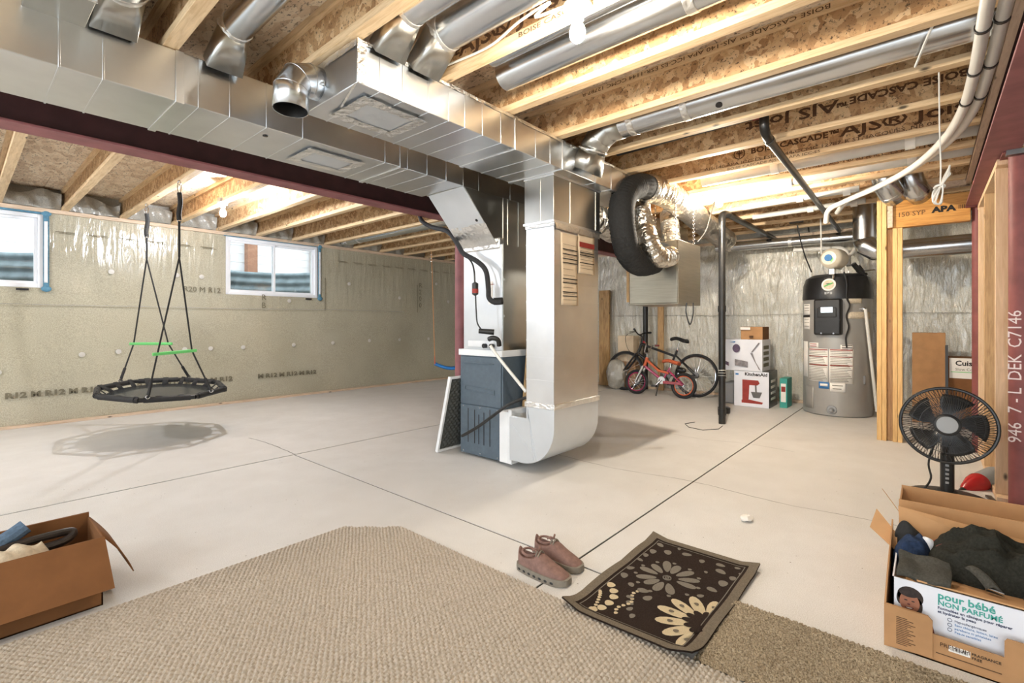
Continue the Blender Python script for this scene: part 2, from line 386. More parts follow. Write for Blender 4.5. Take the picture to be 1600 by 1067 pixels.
# blanket prints and fastener discs
disc = None
for x, z in ((.98,.78),(1.32,.80),(2.02,.80),(2.33,.80),(2.75,.80),(3.49,.81),(4.15,.82),(4.85,.84),(5.5,.84),(6.2,.84),(1.25,1.78),(1.93,1.79),(2.22,1.79),(3.42,1.5),(4.45,1.83),(5.5,1.63),(6.72,1.6),(6.4,1.95),(.3,.62)):
    m_ = MB().lathe([(.03,0),(.03,.003),(.012,.006)], (0,0,0), (0,-1,0), 14) if disc is None else None
    if disc is None:
        disc = m_.build('fastener_disc', M['pvc_grey'], wL); disc.location = (x, YL-.034, z)
    else:
        c = disc.copy(); C.objects.link(c); c.location = (x, YL-.034, z)
for x0, s in ((.35,'R12 M R12 M R12 M'),(1.5,'R12 M R12 M R12 M R12'),(2.95,'M R12 M R12 M R12')):
    text(s, .085, frame((x0, YL-.040, .33), (1,0,0), (0,0,1)), 'printed_band', M['ink_gr'], wL, sx=1.25, bold=.004)
for x0, s in ((2.0,'R20 M R12'),): text(s, .10, frame((x0, YL-.04, 1.58), (1,0,0), (0,0,1)), 'printed_band', M['ink_gr'], wL)
mb = MB()
for k in range(22):
    x = .75 + k*.29
    if 2.45 < x < 4.0: continue
    mb.box(x, x+.17, YL-.046, YL-.042, 2.2, 2.206); mb.box(x+.03, x+.2, YL-.046, YL-.042, 2.185, 2.19)
mb.build('printed_line', M['ink_gr'], wL)
MB().tube([(-.5,YL-.05,1.37),(.8,YL-.045,1.36),(1.7,YL-.05,1.365),(2.7,YL-.045,1.36),(4.2,YL-.05,1.38),(5.6,YL-.045,1.37)], .004, 5).build('sheet_seam', M['poly'], wL)
for x in (4.0, 5.9): MB().box(x, x+.01, YL-.05, YL-.046, 1.36, 1.9).build('sheet_edge', M['ink_gr'], wL)
text('R\n2\n0\n0', .13, frame((5.95, YL-.045, 1.85), (1,0,0), (0,0,1)), 'printed_band', M['ink_gr'], wL)
text('R\nB', .12, frame((2.95+.05, YL-.045, 1.5), (1,0,0), (0,0,1)), 'printed_band', M['ink_gr'], wL)
# far wall
def wf(y, z):
    x = XF - .02 - .03*noise.noise(Vector((5.2, y*1.1, z*1.3)))
    for cx, cz, k in ((3.4,2.35,1.0),(2.4,2.3,.8),(1.55,2.35,1.0),(4.6,2.3,.8)):
        dx, dz = y-cx, cz-z
        a = math.atan2(dx, max(dz,.02)); r = math.hypot(dx, dz)
        if r < 1.9: x -= k*.022*abs(math.sin(a*9+2.5*noise.noise(Vector((cx, a*2, 0)))))*max(0,1-r/1.9)*min(1, r/.35)
    x -= .010*abs(noise.noise(Vector((y*4.2, z*3.4, 4.4))))
    return (x, y, z)
wF = wall_grid(cuts(-3, YL, .045, ()), cuts(0, ZJ, .045, ()), (), wf)
wF.f = [tuple(reversed(q)) for q in wF.f]
wF = wF.build('wall_far', M['blanket_far'], base=False, ang=60); struct(wF)
MB().box(XF+.02, XF+.26, -3, YL, 0, ZJ).build('foundation', M['concrete'], wF)
MB().box(XF-.06, XF+.2, -3, YL, 2.405, ZJ).build('sill_plate', M['plate'], wF, bevel=.004)
MB().box(XF-.09, XF-.02, -3, YL-.05, 0, .035).build('bottom_plate', M['plate'], wF, bevel=.003)
MB().tube([(XF-.07, y, 1.28+.01*math.sin(y*2)) for y in (-.6,.4,1.4,2.4,3.4,4.6)], .004, 5).build('sheet_seam', M['poly'], wF)
# side wall right of the camera, out of frame
def wr(x, z): return (x, -2.6 + .02*noise.noise(Vector((x*1.2, 7.7, z*1.2))), z)
wR = wall_grid(cuts(-3, XF+.1, .3, ()), cuts(0, ZJ, .3, ()), (), wr); struct(wR.build('wall_right', M['blanket'], base=False, ang=60))
wB = MB().box(-3.1, -3.0, 4.0, YL, 0, ZS).build('wall_back_added', M['siding'], base=False); struct(wB)  # unseen partial wall, added to tone down reflections in the return drop
# rim zones over the walls
rm = MB().box(-3, XF+.2, YL+.05, YL+.2, ZJ, ZS).build('wall_rim_left', M['poly'], base=False); struct(rm)
rm2 = MB().box(XF+.05, XF+.2, -3, YL, ZJ, ZS).build('wall_rim_far', M['poly'], base=False); struct(rm2)
# ceiling: subfloor sheets, joists
ce = MB().box(-3, XF+.2, -4, YL+.2, ZS+.02, ZS+.05).build('ceiling', M['joint'], base=False); struct(ce)
for i in range(5):
    for j in range(10):
        x0 = -3+2.44*i - (1.22 if j % 2 else 0); y0 = -4+1.22*j
        a, b, c, d = max(x0,-3), min(x0+2.436, XF+.2), y0, min(y0+1.216, YL+.2)
        if b-a > .1: MB().box(a, b, c, d, ZS, ZS+.018).build('subfloor_panel', M['osb_sub'], ce)
JW = .064
def joist_meshes(y0, y1):
    w = MB().box(-.006, .006, y0, y1, ZJ+.036, ZS-.036); lo = MB().box(-JW/2, JW/2, y0, y1, ZJ, ZJ+.038); hi = MB().box(-JW/2, JW/2, y0, y1, ZS-.038, ZS)
    return w, lo, hi
def joists(xs, y0, y1):
    w, lo, hi = joist_meshes(y0, y1); out = []; base = None
    for x in xs:
        if base is None:
            j = w.build('joist', M['osb'], ce); a = lo.build('flange', M['flange'], j, bevel=.002); b = hi.build('flange', M['flange'], j)
            base = (j, a, b); j.location.x = x
        else:
            j = base[0].copy(); C.objects.link(j); j.location.x = x
            for q in base[1:]: c = q.copy(); C.objects.link(c); c.parent = j
        out.append(j)
    return out
JR = [2.277-.032+.527*k for k in range(-5, 11)]
jr = joists(JR, -3.2, 3.72)
JLx = [.832+.533*k for k in range(-3, 14)]
jl = joists(JLx, 3.62, YL+.03)
# blocking lettering on the webs: joist index by far edge
def jtext(k, s, size, y, z, flip=False, sx=1.3, mat='ink_br', on='web'):
    j = jr[k+5]; x = JR[k+5] - (.0075 if on == 'web' else .0335)
    r = (0,-1,0) if not flip else (0,1,0); u = (0,0,1) if not flip else (0,0,-1)
    o = text(s, size, frame((0, y, z), r, u), 'lettering', M[mat], j, sx=sx, ext=.0004, bold=.002 if size > .06 else 0)
    for v in o.data.vertices: v.co.x -= JR[k+5]-x + j.location.x*0
    # the parent carries x, so keep the letters on its face
    return o
jtext(-1, 'BOISE CASCADE\u2122', .062, 2.36, 2.55, sx=1.15); jtext(-1, 'AJS\u00ae Joist', .115, 1.84, 2.535, sx=1.45)
jtext(-1, 'BOISE CASCADE AJS-140 APA', .032, 1.42, 2.456, sx=1.6, on='fl')
jtext(1, 'BOISE CASCADE\u2122 AJS-140 APA ICC-ES ESR-1144 CCMC 12787-R', .032, .35, 2.688-.006, flip=True, sx=1.55, on='fl')
jtext(3, 'BOISE CASCADE\u2122', .062, -.18, 2.622, flip=True, sx=1.25); jtext(3, 'AJS Joist', .105, .45, 2.628, flip=True, sx=1.6)
jtext(2, 'AJS-140 APA ICC-ES', .06, .8, 2.60, flip=True)
jtext(4, 'BOISE CASCADE\u2122', .062, 1.12, 2.565, sx=1.2); jtext(4, 'AJS\u00ae Joist', .115, .50, 2.55, sx=1.6)
jtext(4, 'AJS-140 APA ICC-ES ESR-1144 CCMC 12787-R ST. JACQUES, NB 08 15 14:22', .036, 1.5, 2.497, sx=1.5)
jtext(5, 'BOISE CASCADE AJS-140 APA ICC-ES ESR-1144 CCMC 12787-R', .036, 1.05, 2.50, sx=1.5)
jtext(4, 'BOISE CASCADE AJS-140 APA ICC-ES', .028, 1.3, 2.457, sx=1.5, on='fl')
o = MB().torus((0, 1.21, 2.585), (1,0,0), .042, .004, 20, 6); o.cyl((-.001,1.21,2.55),(-.001,1.21,2.62),.004,6)
for a in (-.6,.6,-1.1,1.1): o.bar((-.001,1.21,2.58),(-.001,1.21+.03*math.sin(a),2.58+.03*math.cos(a)),.006,.002,(1,0,0))
o = o.build('tree_emblem', M['ink_br'], jr[9]); o.location.x = -.0075
# plastic flaps stuffed between joists on the left wall
rnd = random.Random(3)
for k in range(0, 12):
    x0 = JLx[k]+.035; x1 = JLx[k+1]-.035
    if x1 < -.2 or x0 > 6.6: continue
    ph = rnd.uniform(0, 6); dp = rnd.uniform(.02, .07)
    def fl_(u, v):
        x = x0+(x1-x0)*u; sag = .02*math.sin(u*9+ph)+.03*math.sin(u*4+ph*2)
        return (x, YL-.04-dp*math.sin(v*2.4)*(.5+.5*abs(math.sin(u*2.3+ph)))-.02*math.sin(u*17+v*3), ZJ+.005+(.17+sag)*v)
    MB().grid(18, 6, fl_).build('poly_flap', M['poly'], rm, ang=60)
for k in range(-2, 8):
    y0, y1 = .1+k*.6, .68+k*.6
    MB().grid(10, 5, lambda u, v: (XF-.05-.08*math.sin(v*2.5)*abs(math.sin(u*4+k)), y0+(y1-y0)*u, ZJ+.005+.2*v)).build('poly_flap', M['poly'], rm2, ang=60)
# ---------------------------------------------------------------- windows
def window(name, w, slider):
    x0, x1, z0, z1 = w; y = YL+.03
    fr = MB(); t = .045
    fr.box(x0, x0+t, y-.03, y+.06, z0, z1).box(x1-t, x1, y-.03, y+.06, z0, z1).box(x0+t, x1-t, y-.03, y+.06, z1-t, z1).box(x0+t, x1-t, y-.03, y+.06, z0, z0+t)
    wn = fr.build(name, M['vinyl'], base=False, bevel=.004); struct(wn)
    xm = (x0+x1)/2
    for a, b, yy in ((x0+t, xm+.02, y), (xm-.02, x1-t, y+.03)):
        s = .03; sh = MB().box(a,a+s,yy-.012,yy+.012,z0+t,z1-t).box(b-s,b,yy-.012,yy+.012,z0+t,z1-t).box(a+s,b-s,yy-.012,yy+.012,z1-t-s,z1-t).box(a+s,b-s,yy-.012,yy+.012,z0+t,z0+t+s)
        sh = sh.build('sash', M['vinyl'], wn, bevel=.003)
        MB().box(a+s,b-s,yy-.003,yy+.003,z0+t+s,z1-t-s).build('pane', M['glass'], sh)
    rr = random.Random(len(name)+int(x0*10))
    def strip(fn, n, nm, mt): MB().grid(n, 3, fn).build(nm, M[mt], wn, ang=60, solid=.002)
    ys = YL-.03
    strip(lambda u,v: (x0-.03+(x1-x0+.06)*u, ys-.008*abs(noise.noise(Vector((u*22,v*3,x0)))), z1-.005+.055*v), 40, 'blue_tape', 'blue_tape')
    strip(lambda u,v: (x0-.03+(x1-x0+.06)*u, ys-.012-.015*abs(noise.noise(Vector((u*14,v*4,x0+5)))), z1+.015+.025*v), 40, 'poly_edge', 'poly')
    strip(lambda u,v: (x1-.005+.05*v, ys-.008*abs(noise.noise(Vector((u*16,v*3,x1)))), z0-.03+(z1-z0+.06)*u), 30, 'blue_tape', 'blue_tape')
    strip(lambda u,v: (x1+.002+.03*v, ys-.014-.012*abs(noise.noise(Vector((u*12,v*3,x1+2)))), z0+.06+(z1-z0-.14)*u), 30, 'poly_edge', 'vinyl')
    for cz in (z0-.01, z1+.01): MB().ball((x1+.02, ys-.012, cz), (.045,.012,.035), 10, 6).build('blue_tape', M['blue_tape'], wn)
    MB().box(x1-.22, x1-.12, ys-.012, ys, z0-.035, z0-.012).build('tape_scrap', M['black_rub'], wn)
    return wn
window('window_1', W1, True); window('window_2', W2, True)
# window wells, soil and the neighbour's house outside
for i, w in enumerate((W1, W2)):
    xc = (w[0]+w[1])/2; hw = .86; dp = .95; mb = MB(); N = 32; K = 60; zt = 2.03; zb = 1.2
    def fw(u, v):
        a = PI*u; cor = .014*math.sin(v*2*PI*6); return (xc-(hw+cor)*math.cos(a), YL+.27+(dp+cor)*math.sin(a), zb+(zt-zb)*v)
    o = MB().grid(N, K, fw).build('window_well', M['well'], solid=.004)
    tag(o, ['corrugated steel window well outside the window at the left edge','corrugated steel window well outside the sliding window behind the swing'][i], 'window well', 'window wells')
    o2 = MB().box(xc-.85, xc+.85, YL+.27, YL+1.2, 1.1, 1.2).build('gravel_bed', M['soil'], o)
gd = MB()
for a, b, c, d in ((-12,14,YL+1.25,22),(-12,W1[0]-.18,YL+.27,YL+1.25),(W1[1]+.2,W2[0]-.2,YL+.27,YL+1.25),(W2[1]+.2,14,YL+.27,YL+1.25)): gd.box(a,b,c,d,1.0,2.0)
struct(gd.build('ground_outside', M['soil'], base=False))
hs = thing('neighbour_house', 'white sided house seen through the basement windows', 'house', (3, 12.4, 2))
for k in range(22): MB().obox((3, 12.4-.01, 2.1+k*.2), (8.5,0,0), (0,.012,-.004), (0,.004,.1)).build('siding_board', M['siding'], hs)
MB().box(-5.5, 11.5, 12.42, 12.6, 2, 6.6).build('wall', M['siding'], hs)
for x in (4.5, 6.1): MB().box(x, x+.22, 12.1, 12.3, 2, 5).build('porch_post', M['brownpost'], hs)
for x in (3.3,): MB().box(x, x+.9, 12.33, 12.4, 2.5, 3.9).build('house_window', M['well'], hs)
# ---------------------------------------------------------------- steel beams and columns
def ibeam(name, label, x0, x1, y, w, z0, z1, mat):
    r = thing(name, label, 'beam', ((x0+x1)/2, y, z0)); tf = .014
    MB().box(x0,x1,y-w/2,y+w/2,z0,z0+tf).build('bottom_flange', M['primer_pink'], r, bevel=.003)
    MB().box(x0,x1,y-w/2,y+w/2,z1-tf,z1).build('top_flange', mat, r, bevel=.003)
    MB().box(x0,x1,y-.005,y+.005,z0+tf,z1-tf).build('web', mat, r)
    return r
ibeam('steel_beam', 'long dark red steel beam running behind the far metal duct', -3, XF+.05, 3.70, .17, 2.2, ZJ, M['primer_shade'])
b2 = ibeam('steel_beam', 'red steel beam at top right above the framed stud wall', -.5, 6.0, -.34, .17, 2.2, ZJ, M['primer_shade'])
MB().box(-.5, 6.0, -.29, -.258, 2.40, ZJ-.015).build('nailer', M['plate'], b2)
def column(x, y, r, z1, label, mat, grp='red steel columns'):
    c = thing('steel_column', label, 'column', (x, y, 0), grp)
    MB().lathe([(r,0),(r,z1-.012)], (x,y,0), (0,0,1), 28).build('shaft', mat, c)
    MB().box(x-.09,x+.09,y-.09,y+.09,z1-.012,z1).build('cap_plate', M['primer'], c, bevel=.002)
    MB().box(x-.09,x+.09,y-.09,y+.09,0,.012).build('base_plate', M['primer'], c, bevel=.002)
    return c
column(3.45, 3.70, .052, 2.2, 'dusty red steel column standing behind the furnace', M['primer_pink'])
c2 = column(4.28, -.435, .058, 2.2, 'red steel column at the right edge with white handwriting', M['primer'])
column(6.02, -.345, .045, 2.2, 'slim red steel column at the end of the timber header', M['primer'])
MB().bar((4.20,-.36,2.185),(4.20,-.52,2.185),.05,.03).build('bolt_block', M['dkmetal'], c2)
for s, z, sz in (('C7146', 1.00, .085), ('DEK', .80, .085), ('7 - L', .60, .085), ('946', .42, .085)):
    d = Vector((-1,.12,0)).normalized(); p = Vector((4.28,-.435,z)) + d*.0595
    text(s, sz, frame(tuple(p), (0,0,1), Vector((0,0,1)).cross(d)*-1), 'handwriting', M['chalk'], c2, ext=.0005)
# ---------------------------------------------------------------- framed partition on the right
fw_ = thing('stud_partition', 'short framed stud wall between two red columns at right', 'stud wall', (5.1, -.36, 0))
for i, x in enumerate((4.45, 5.25, 5.83)):
    MB().box(x, x+.038, -.428, -.333, .038, 2.16).build('stud', [M['pine_pale'], M['pine_dark'], M['pine_pale'], M['pine']][i], fw_, bevel=.002)
MB().box(4.36, 5.95, -.428, -.333, 0, .038).build('bottom_plate', M['pine_pale'], fw_, bevel=.002)
MB().box(4.36, 5.95, -.428, -.333, 2.16, 2.198).build('top_plate', M['pine_pale'], fw_, bevel=.002)
ps = thing('stud_post', 'cluster of pine studs holding up the timber header', 'post', (5.98, .285, 0))
for i, (a, b, x0, z1, mt) in enumerate(((.382,.344,5.95,2.40,'pine'),(.342,.306,5.95,2.40,'pine'),(.304,.262,5.995,2.07,'pine_dark'),(.260,.224,5.95,2.07,'pine'),(.222,.186,5.95,2.07,'pine'))):
    MB().box(x0, x0+.11, b, a, 0, z1).build('stud', M[mt], ps, bevel=.002)
hd = thing('door_header', 'thick engineered timber header stamped 150 SYP APA', 'header', (5.99, 0, 2.075))
MB().box(5.965, 6.05, -.29, .30, 2.075, 2.335).build('beam', M['lvl'], hd, bevel=.002)
MB().box(5.945, 5.965, .258, .300, 2.08, 2.40).build('cleat', M['plate'], hd, bevel=.002)
MB().box(5.95, 6.04, -.29, .38, 2.40, ZJ).build('top_plate', M['plate'], hd, bevel=.002)
text('150 SYP', .062, frame((5.9645,.225,2.175),(0,-1,0),(0,0,1)), 'stamp', M['ink_br'], hd, ext=.0005)
text('APA', .072, frame((5.9645,-.03,2.182),(0,-1,0),(0,0,1)), 'stamp', M['ink'], hd, ext=.0005, sx=1.2, bold=.004)
mbt = MB()
for i in range(5): mbt.box(5.963, 5.9645, -.21-.012*i-.006, -.21-.012*i, 2.19, 2.225)
mbt.build('stamp', M['ink_br'], hd)
# ================================================================ DUCTWORK, FURNACE, VENTILATION
def P(u, v, t):
    r = (u-800)/F_PX; sa, ca = math.sin(YAW), math.cos(YAW)
    return Vector(((r*sa+ca)*t, (sa-r*ca)*t, 1.15+(505-v)/F_PX*t))
def duct_box(root, x0, x1, y0, y1, z0, z1, mat, seams, name='trunk', step=.0025):
    MB().box(x0, x1, y0, y1, z0, z1).build(name, mat, root, bevel=.004)
    for x, w in seams:
        e = step if w < .02 else .006
        mb = MB(); mb.box(x-w/2,x+w/2,y0-e,y0,z0-e,z1).box(x-w/2,x+w/2,y1,y1+e,z0-e,z1).box(x-w/2,x+w/2,y0,y1,z0-e,z0)
        mb.build('cleat' if w > .02 else 'seam', mat, root, bevel=.001)
def taped_cover(root, x0, x1, y0, y1, z, seed):
    MB().box(x0+.02, x1-.02, y0+.02, y1-.02, z-.006, z).build('access_cover', M['coil'], root, bevel=.002)
    rr = random.Random(seed)
    for a, b, c, d in ((x0,x1,y0,y0+.06),(x0,x1,y1-.06,y1),(x0,x0+.06,y0,y1),(x1-.06,x1,y0,y1)):
        ph = rr.uniform(0, 9); nx = max(3, int((b-a)/.02)); ny = max(3, int((d-c)/.02))
        def f(u, v):
            e = .006*noise.noise(Vector((u*9+ph, v*9, ph))); return (a+(b-a)*u+e*(v-.5)*2, c+(d-c)*v+e, z-.009-.006*abs(noise.noise(Vector((u*(b-a)*40+ph, v*(d-c)*40, 1)))))
        MB().grid(nx, ny, f).build('foil_tape', M['tape'], root, ang=50)
sup = thing('supply_duct', 'long galvanised supply duct beside the red steel beam', 'duct', (0, 2.95, 2.2))
duct_box(sup, -2.6, 2.55, 2.70, 3.20, 2.205, 2.446, M['galv'], [(x, .008) for x in (-.3,-.1,.28,.42,.78,.92,1.1,1.3,1.85,2.03,2.2,2.38)] + [(.70,.034),(1.98,.03)])
duct_box(sup, 2.55, 3.56, 2.70, 3.14, 2.2, 2.446, M['galv2'], [(2.72,.008),(3.1,.008)], 'plenum_top')
taped_cover(sup, 1.38, 1.76, 2.79, 3.10, 2.205, 1)
MB().lathe([(.014,0),(.014,.002)], (1.14,2.82,2.203), (0,0,-1), 12).build('plug_hole', M['black_pl'], sup)
ret = thing('return_duct', 'galvanised return duct with taped end cap, drop and curved boot', 'duct', (2.5, 2.2, 0))
Y0, Y1 = 1.955, 2.455
duct_box(ret, 1.19, 4.0, Y0, Y1, 2.24, 2.446, M['galv'], [(x, .007) for x in (1.31,1.44,1.60,1.74,1.86,2.0,2.16,2.5,2.66,3.25,3.5)] + [(2.30,.026),(2.82,.034)])
taped_cover(ret, 1.27, 1.66, 2.03, 2.36, 2.24, 2)
def taped_edge(a, b, w, n, root, seed):      # crumpled foil along an edge
    a, b = Vector(a), Vector(b); w = Vector(w)
    MB().grid(n, 3, lambda u, v: tuple(a+(b-a)*u + w*(v+.12*noise.noise(Vector((u*12,seed,v*3)))) + (b-a).cross(w).normalized()*.004*noise.noise(Vector((u*30,v*5,seed))))).build('foil_tape', M['tape'], root, ang=50)
taped_edge((1.186,Y0,2.442),(1.186,Y1-.2,2.442),(0,0,-.035),20,ret,1)
taped_edge((1.19,Y0-.004,2.245),(1.19,Y0-.004,2.44),(.045,0,0),14,ret,2)
taped_edge((1.19,Y0-.004,2.443),(3.9,Y0-.004,2.443),(0,0,-.02),70,ret,3)
taped_edge((1.186,Y0+.02,2.24),(1.27,Y0+.3,2.236),(0,-.03,-.003),10,ret,4)
# the gored open elbow on the end cap
def gored(path, r, name, mat, root, solid=.003, n=24, seam=True):
    o = MB().tube(path, r, n, caps=False).build(name, mat, root, ang=25, solid=solid)
    if seam:
        for i in range(1, len(path)-1):
            d = (Vector(path[i+1])-Vector(path[i-1])).normalized(); MB().torus(path[i], d, r+.0005, .0024, n, 6).build('crimp', mat, o)
    return o
el = [(1.195,2.31,2.345),(1.14,2.31,2.345),(1.08,2.305,2.322),(1.05,2.30,2.265),(1.045,2.297,2.165)]
eo = gored(el, .078, 'open_elbow', M['galv_pipe'], ret); MB().tube(el, .0755, 24, caps=False).build('elbow_inner_shade', M['dkmetal'], eo)  # darker inner tube puts the shade inside the elbow into its colour
taped_edge((1.183,2.22,2.30),(1.183,2.40,2.40),(-.01,0,.03),10,ret,7)
# return drop
DX0, DX1, DY0, DY1 = 2.85, 3.47, 2.06, 2.32
MB().box(DX0, DX1, DY0, DY1, .53, 1.90).build('drop', M['galv'], ret, bevel=.003)
MB().box(DX0-.01, DX1+.02, DY0-.005, DY1+.01, 1.90, 2.24).build('drop_collar', M['galv2'], ret, bevel=.003)
MB().box(DX0-.02, DX1+.03, DY0-.014, DY1+.015, 1.885, 1.905).build('cleat', M['galv'], ret, bevel=.002)
MB().box(DX0-.02, DX1+.02, DY0-.012, DY1+.01, 2.225, 2.243).build('cleat', M['galv'], ret, bevel=.002)
MB().box(DX0-.013, DX0-.009, 2.175, 2.185, 1.91, 2.22).build('seam', M['galv2'], ret)
for x in (3.05, 3.42): MB().box(x, x+.008, DY0-.009, DY0-.004, 1.91, 2.22).build('seam', M['galv2'], ret)
for z in (.72,.89,1.02,1.17,1.31,1.44,1.58,1.74): MB().box(DX0-.003, DX1+.002, DY0-.003, DY1+.001, z, z+.006).build('seam', M['galv'], ret)
MB().box(DX0-.010, DX1+.012, DY0-.010, DY1+.01, .515, .555).build('cleat', M['tape'], ret, bevel=.004)
taped_edge((DX0-.012,DY0-.012,1.89),(DX0-.012,DY1,1.89),(0,0,-.03),10,ret,11); taped_edge((DX0,DY0-.015,1.885),(DX1,DY0-.015,1.885),(0,0,-.045),20,ret,12)
# curved boot
prof = [(2.49,.075),(2.39,.075)] + [(2.36-.30*math.sin(a), .375-.30*math.cos(a)) for a in [PI/2*i/10 for i in range(11)]] + [(2.06,.53),(2.32,.53),(2.32,.42),(2.49,.42)]
MB().prism([(DX0, y, z) for y, z in prof], (DX1-DX0, 0, 0)).build('curved_boot', M['coil'], ret, ang=28, bevel=.003)
for a, b in (((2.31,.50),(2.22,.12)),((2.305,.50),(2.25,.115)),((2.47,.36),(2.22,.13))):
    MB().bar((DX0-.001,a[0],a[1]),(DX0-.001,b[0],b[1]),.006,.006,(1,0,0)).build('crease', M['coil'], ret)
MB().box(DX0+.01, DX1, 2.325, 2.49, .42, .424).build('foil_tape', M['tape'], ret)
for (x0,x1,z0,z1,lb,rows) in ((2.93,3.155,1.285,1.825,'tall paper notice taped to the return drop', (1.70,1.665,1.63,1.60,1.48,1.45,1.38,1.35)), (3.16,3.40,1.54,1.845,'small paper notice with a red stripe on the return drop', (1.70,1.68,1.62))):
    n = thing('paper_notice', lb, 'notice', ((x0+x1)/2, DY0-.008, z0))
    MB().grid(6, 12, lambda u, v: (x0+(x1-x0)*u, DY0-.007-.004*math.sin(v*5+u*2), z0+(z1-z0)*v)).build('sheet', M['paper'], n, solid=.0006)
    for z in rows: MB().box(x0+.015, x1-.015, DY0-.0135, DY0-.0125, z, z+.007).build('print_line', M['ink'], n)
    for k in range(10):
        z = z0+.04+k*(z1-z0-.08)/10
        MB().box(x0+.02, x1-.03-.02*(k%3), DY0-.0133, DY0-.0126, z, z+.002).build('print_line', M['ink_br'], n)
    if x0 > 3.1: MB().box(x0+.01, x1-.01, DY0-.0135, DY0-.0125, 1.745, 1.785).build('red_stripe', M['red_ink'], n)
# ------------------------------------------------ furnace
fu = thing('furnace', 'slate grey gas furnace with silver coil case and slanted plenum', 'furnace', (3.25, 2.88, 0))
FX0, FX1, FY0, FY1 = 2.93, 3.58, 2.632, 3.135
MB().box(FX0, FX1, FY0, FY1, .015, .872).build('cabinet', M['slate'], fu, bevel=.006)
MB().box(FX0-.012, FX0, FY0+.012, FY1-.012, .45, .86).build('upper_door', M['slate'], fu, bevel=.004)
MB().box(FX0-.012, FX0, FY0+.012, FY1-.012, .02, .445).build('lower_door', M['slate'], fu, bevel=.004)
MB().box(FX0-.02, FX0-.012, FY0+.09, FY1-.07, .805, .815).build('door_rib', M['slate'], fu, bevel=.002)
hr = [(FY0+.08,.555),(FY1-.08,.575),(FY1-.08,.61),(FY0+.08,.59)]
MB().tube([(FX0-.014,y,z) for y, z in hr], .005, 6, closed=True).build('recessed_grip', M['slate'], fu)
for y in (FY0+.13, FY0+.2, FY0+.26, FY0+.31, FY0+.39): MB().box(FX0-.0135, FX0-.0115, y, y+.008, .12, .40+.03*math.sin(y*30)).build('louvre_slit', M['black_pl'], fu)
for y in (FY0+.05, FY0+.25, FY1-.05):
    for z in (.04, .43): MB().lathe([(.007,0),(.005,.004)], (FX0-.012,y,z), (-1,0,0), 8).build('screw', M['chrome'], fu)
MB().box(FX0-.02, FX1, FY0-.01, FY1+.005, .872, .925).build('coil_tray', M['white_en'], fu, bevel=.003)
MB().box(FX0, FX1-.02, FY0+.01, FY1-.04, .925, 1.80).build('coil_case', M['coil'], fu, bevel=.004)
MB().box(FX0-.006, FX0, FY0+.10, FY1-.10, .95, 1.0).build('drain_pan_plate', M['white_en'], fu, bevel=.002)
for z in (.96,): 
    for y in (2.74, 2.82): MB().lathe([(.02,0),(.02,.03),(.012,.03)], (FX0-.004,y,z), (-1,0,0), 12).build('drain_port', M['black_pl'], fu)
# slanted front plenum
pl = [(2.55,2.2),(2.93,1.80),(3.56,1.80),(3.56,2.2)]
MB().prism([(x, 2.70, z) for x, z in pl], (0, .42, 0)).build('plenum', M['coil'], fu, bevel=.003)
MB().prism([(2.56,2.698,2.198),(2.935,2.698,1.80),(3.56,2.698,1.80),(3.56,2.698,2.198)], (0,-.003,0)).build('plenum_side', M['galv2'], fu)
MB().box(FX0+.01, FX1-.02, FY0+.004, FY0+.01, .925, 1.80).build('coil_side', M['galv2'], fu)
for x in (3.0, 3.06, 3.2): MB().box(x, x+.014, 2.69, 2.70, 1.80, 2.2).build('seam', M['galv2'], fu)
for z in (1.2, 1.5): MB().box(FX0+.02, FX0+.06, FY0-.002, FY0+.004, z, z+.02).build('latch', M['galv2'], fu)
MB().box(FX0-.01, FX0+.05, 2.66, 3.10, 1.765, 1.86).build('foil_tape', M['tape'], fu, bevel=.012)
MB().grid(16, 8, lambda u, v: (2.925-.16*v*.9-.012*abs(noise.noise(Vector((u*9,v*7,2)))), 2.69+.42*u, 1.80+.16*v-.01*abs(noise.noise(Vector((u*8,v*9,3)))))).build('foil_tape', M['tape'], fu, ang=50)
nrm = Vector((-.4,0,-.38)).normalized(); d = Vector((.38,0,-.4)).normalized()
MB().lathe([(.012,0),(.012,.003)], Vector((2.55,2.76,2.2))+d*.30+nrm*.001, nrm, 14).build('test_port', M['black_pl'], fu)
MB().box(FX0-.004, FX0, 2.745, 2.79, 1.31, 1.50).build('rating_label', M['white_pa'], fu)
text('WARNING', .012, frame((FX0-.0045,2.785,1.47),(0,-1,0),(0,0,1)), 'print', M['red_ink'], fu)
for k in range(8): MB().box(FX0-.0046, FX0-.004, 2.75, 2.783, 1.33+.016*k, 1.332+.016*k).build('print_line', M['ink_gr'], fu)
# filter rack on the furnace side
MB().box(FX0-.05, FX1-.02, 2.495, 2.53, .03, .46).build('filter_rack', M['white_en'], fu, bevel=.002)
MB().box(FX0-.045, FX1-.02, 2.535, 2.628, .03, .44).build('filter_slot', M['white_en'], fu, bevel=.002)
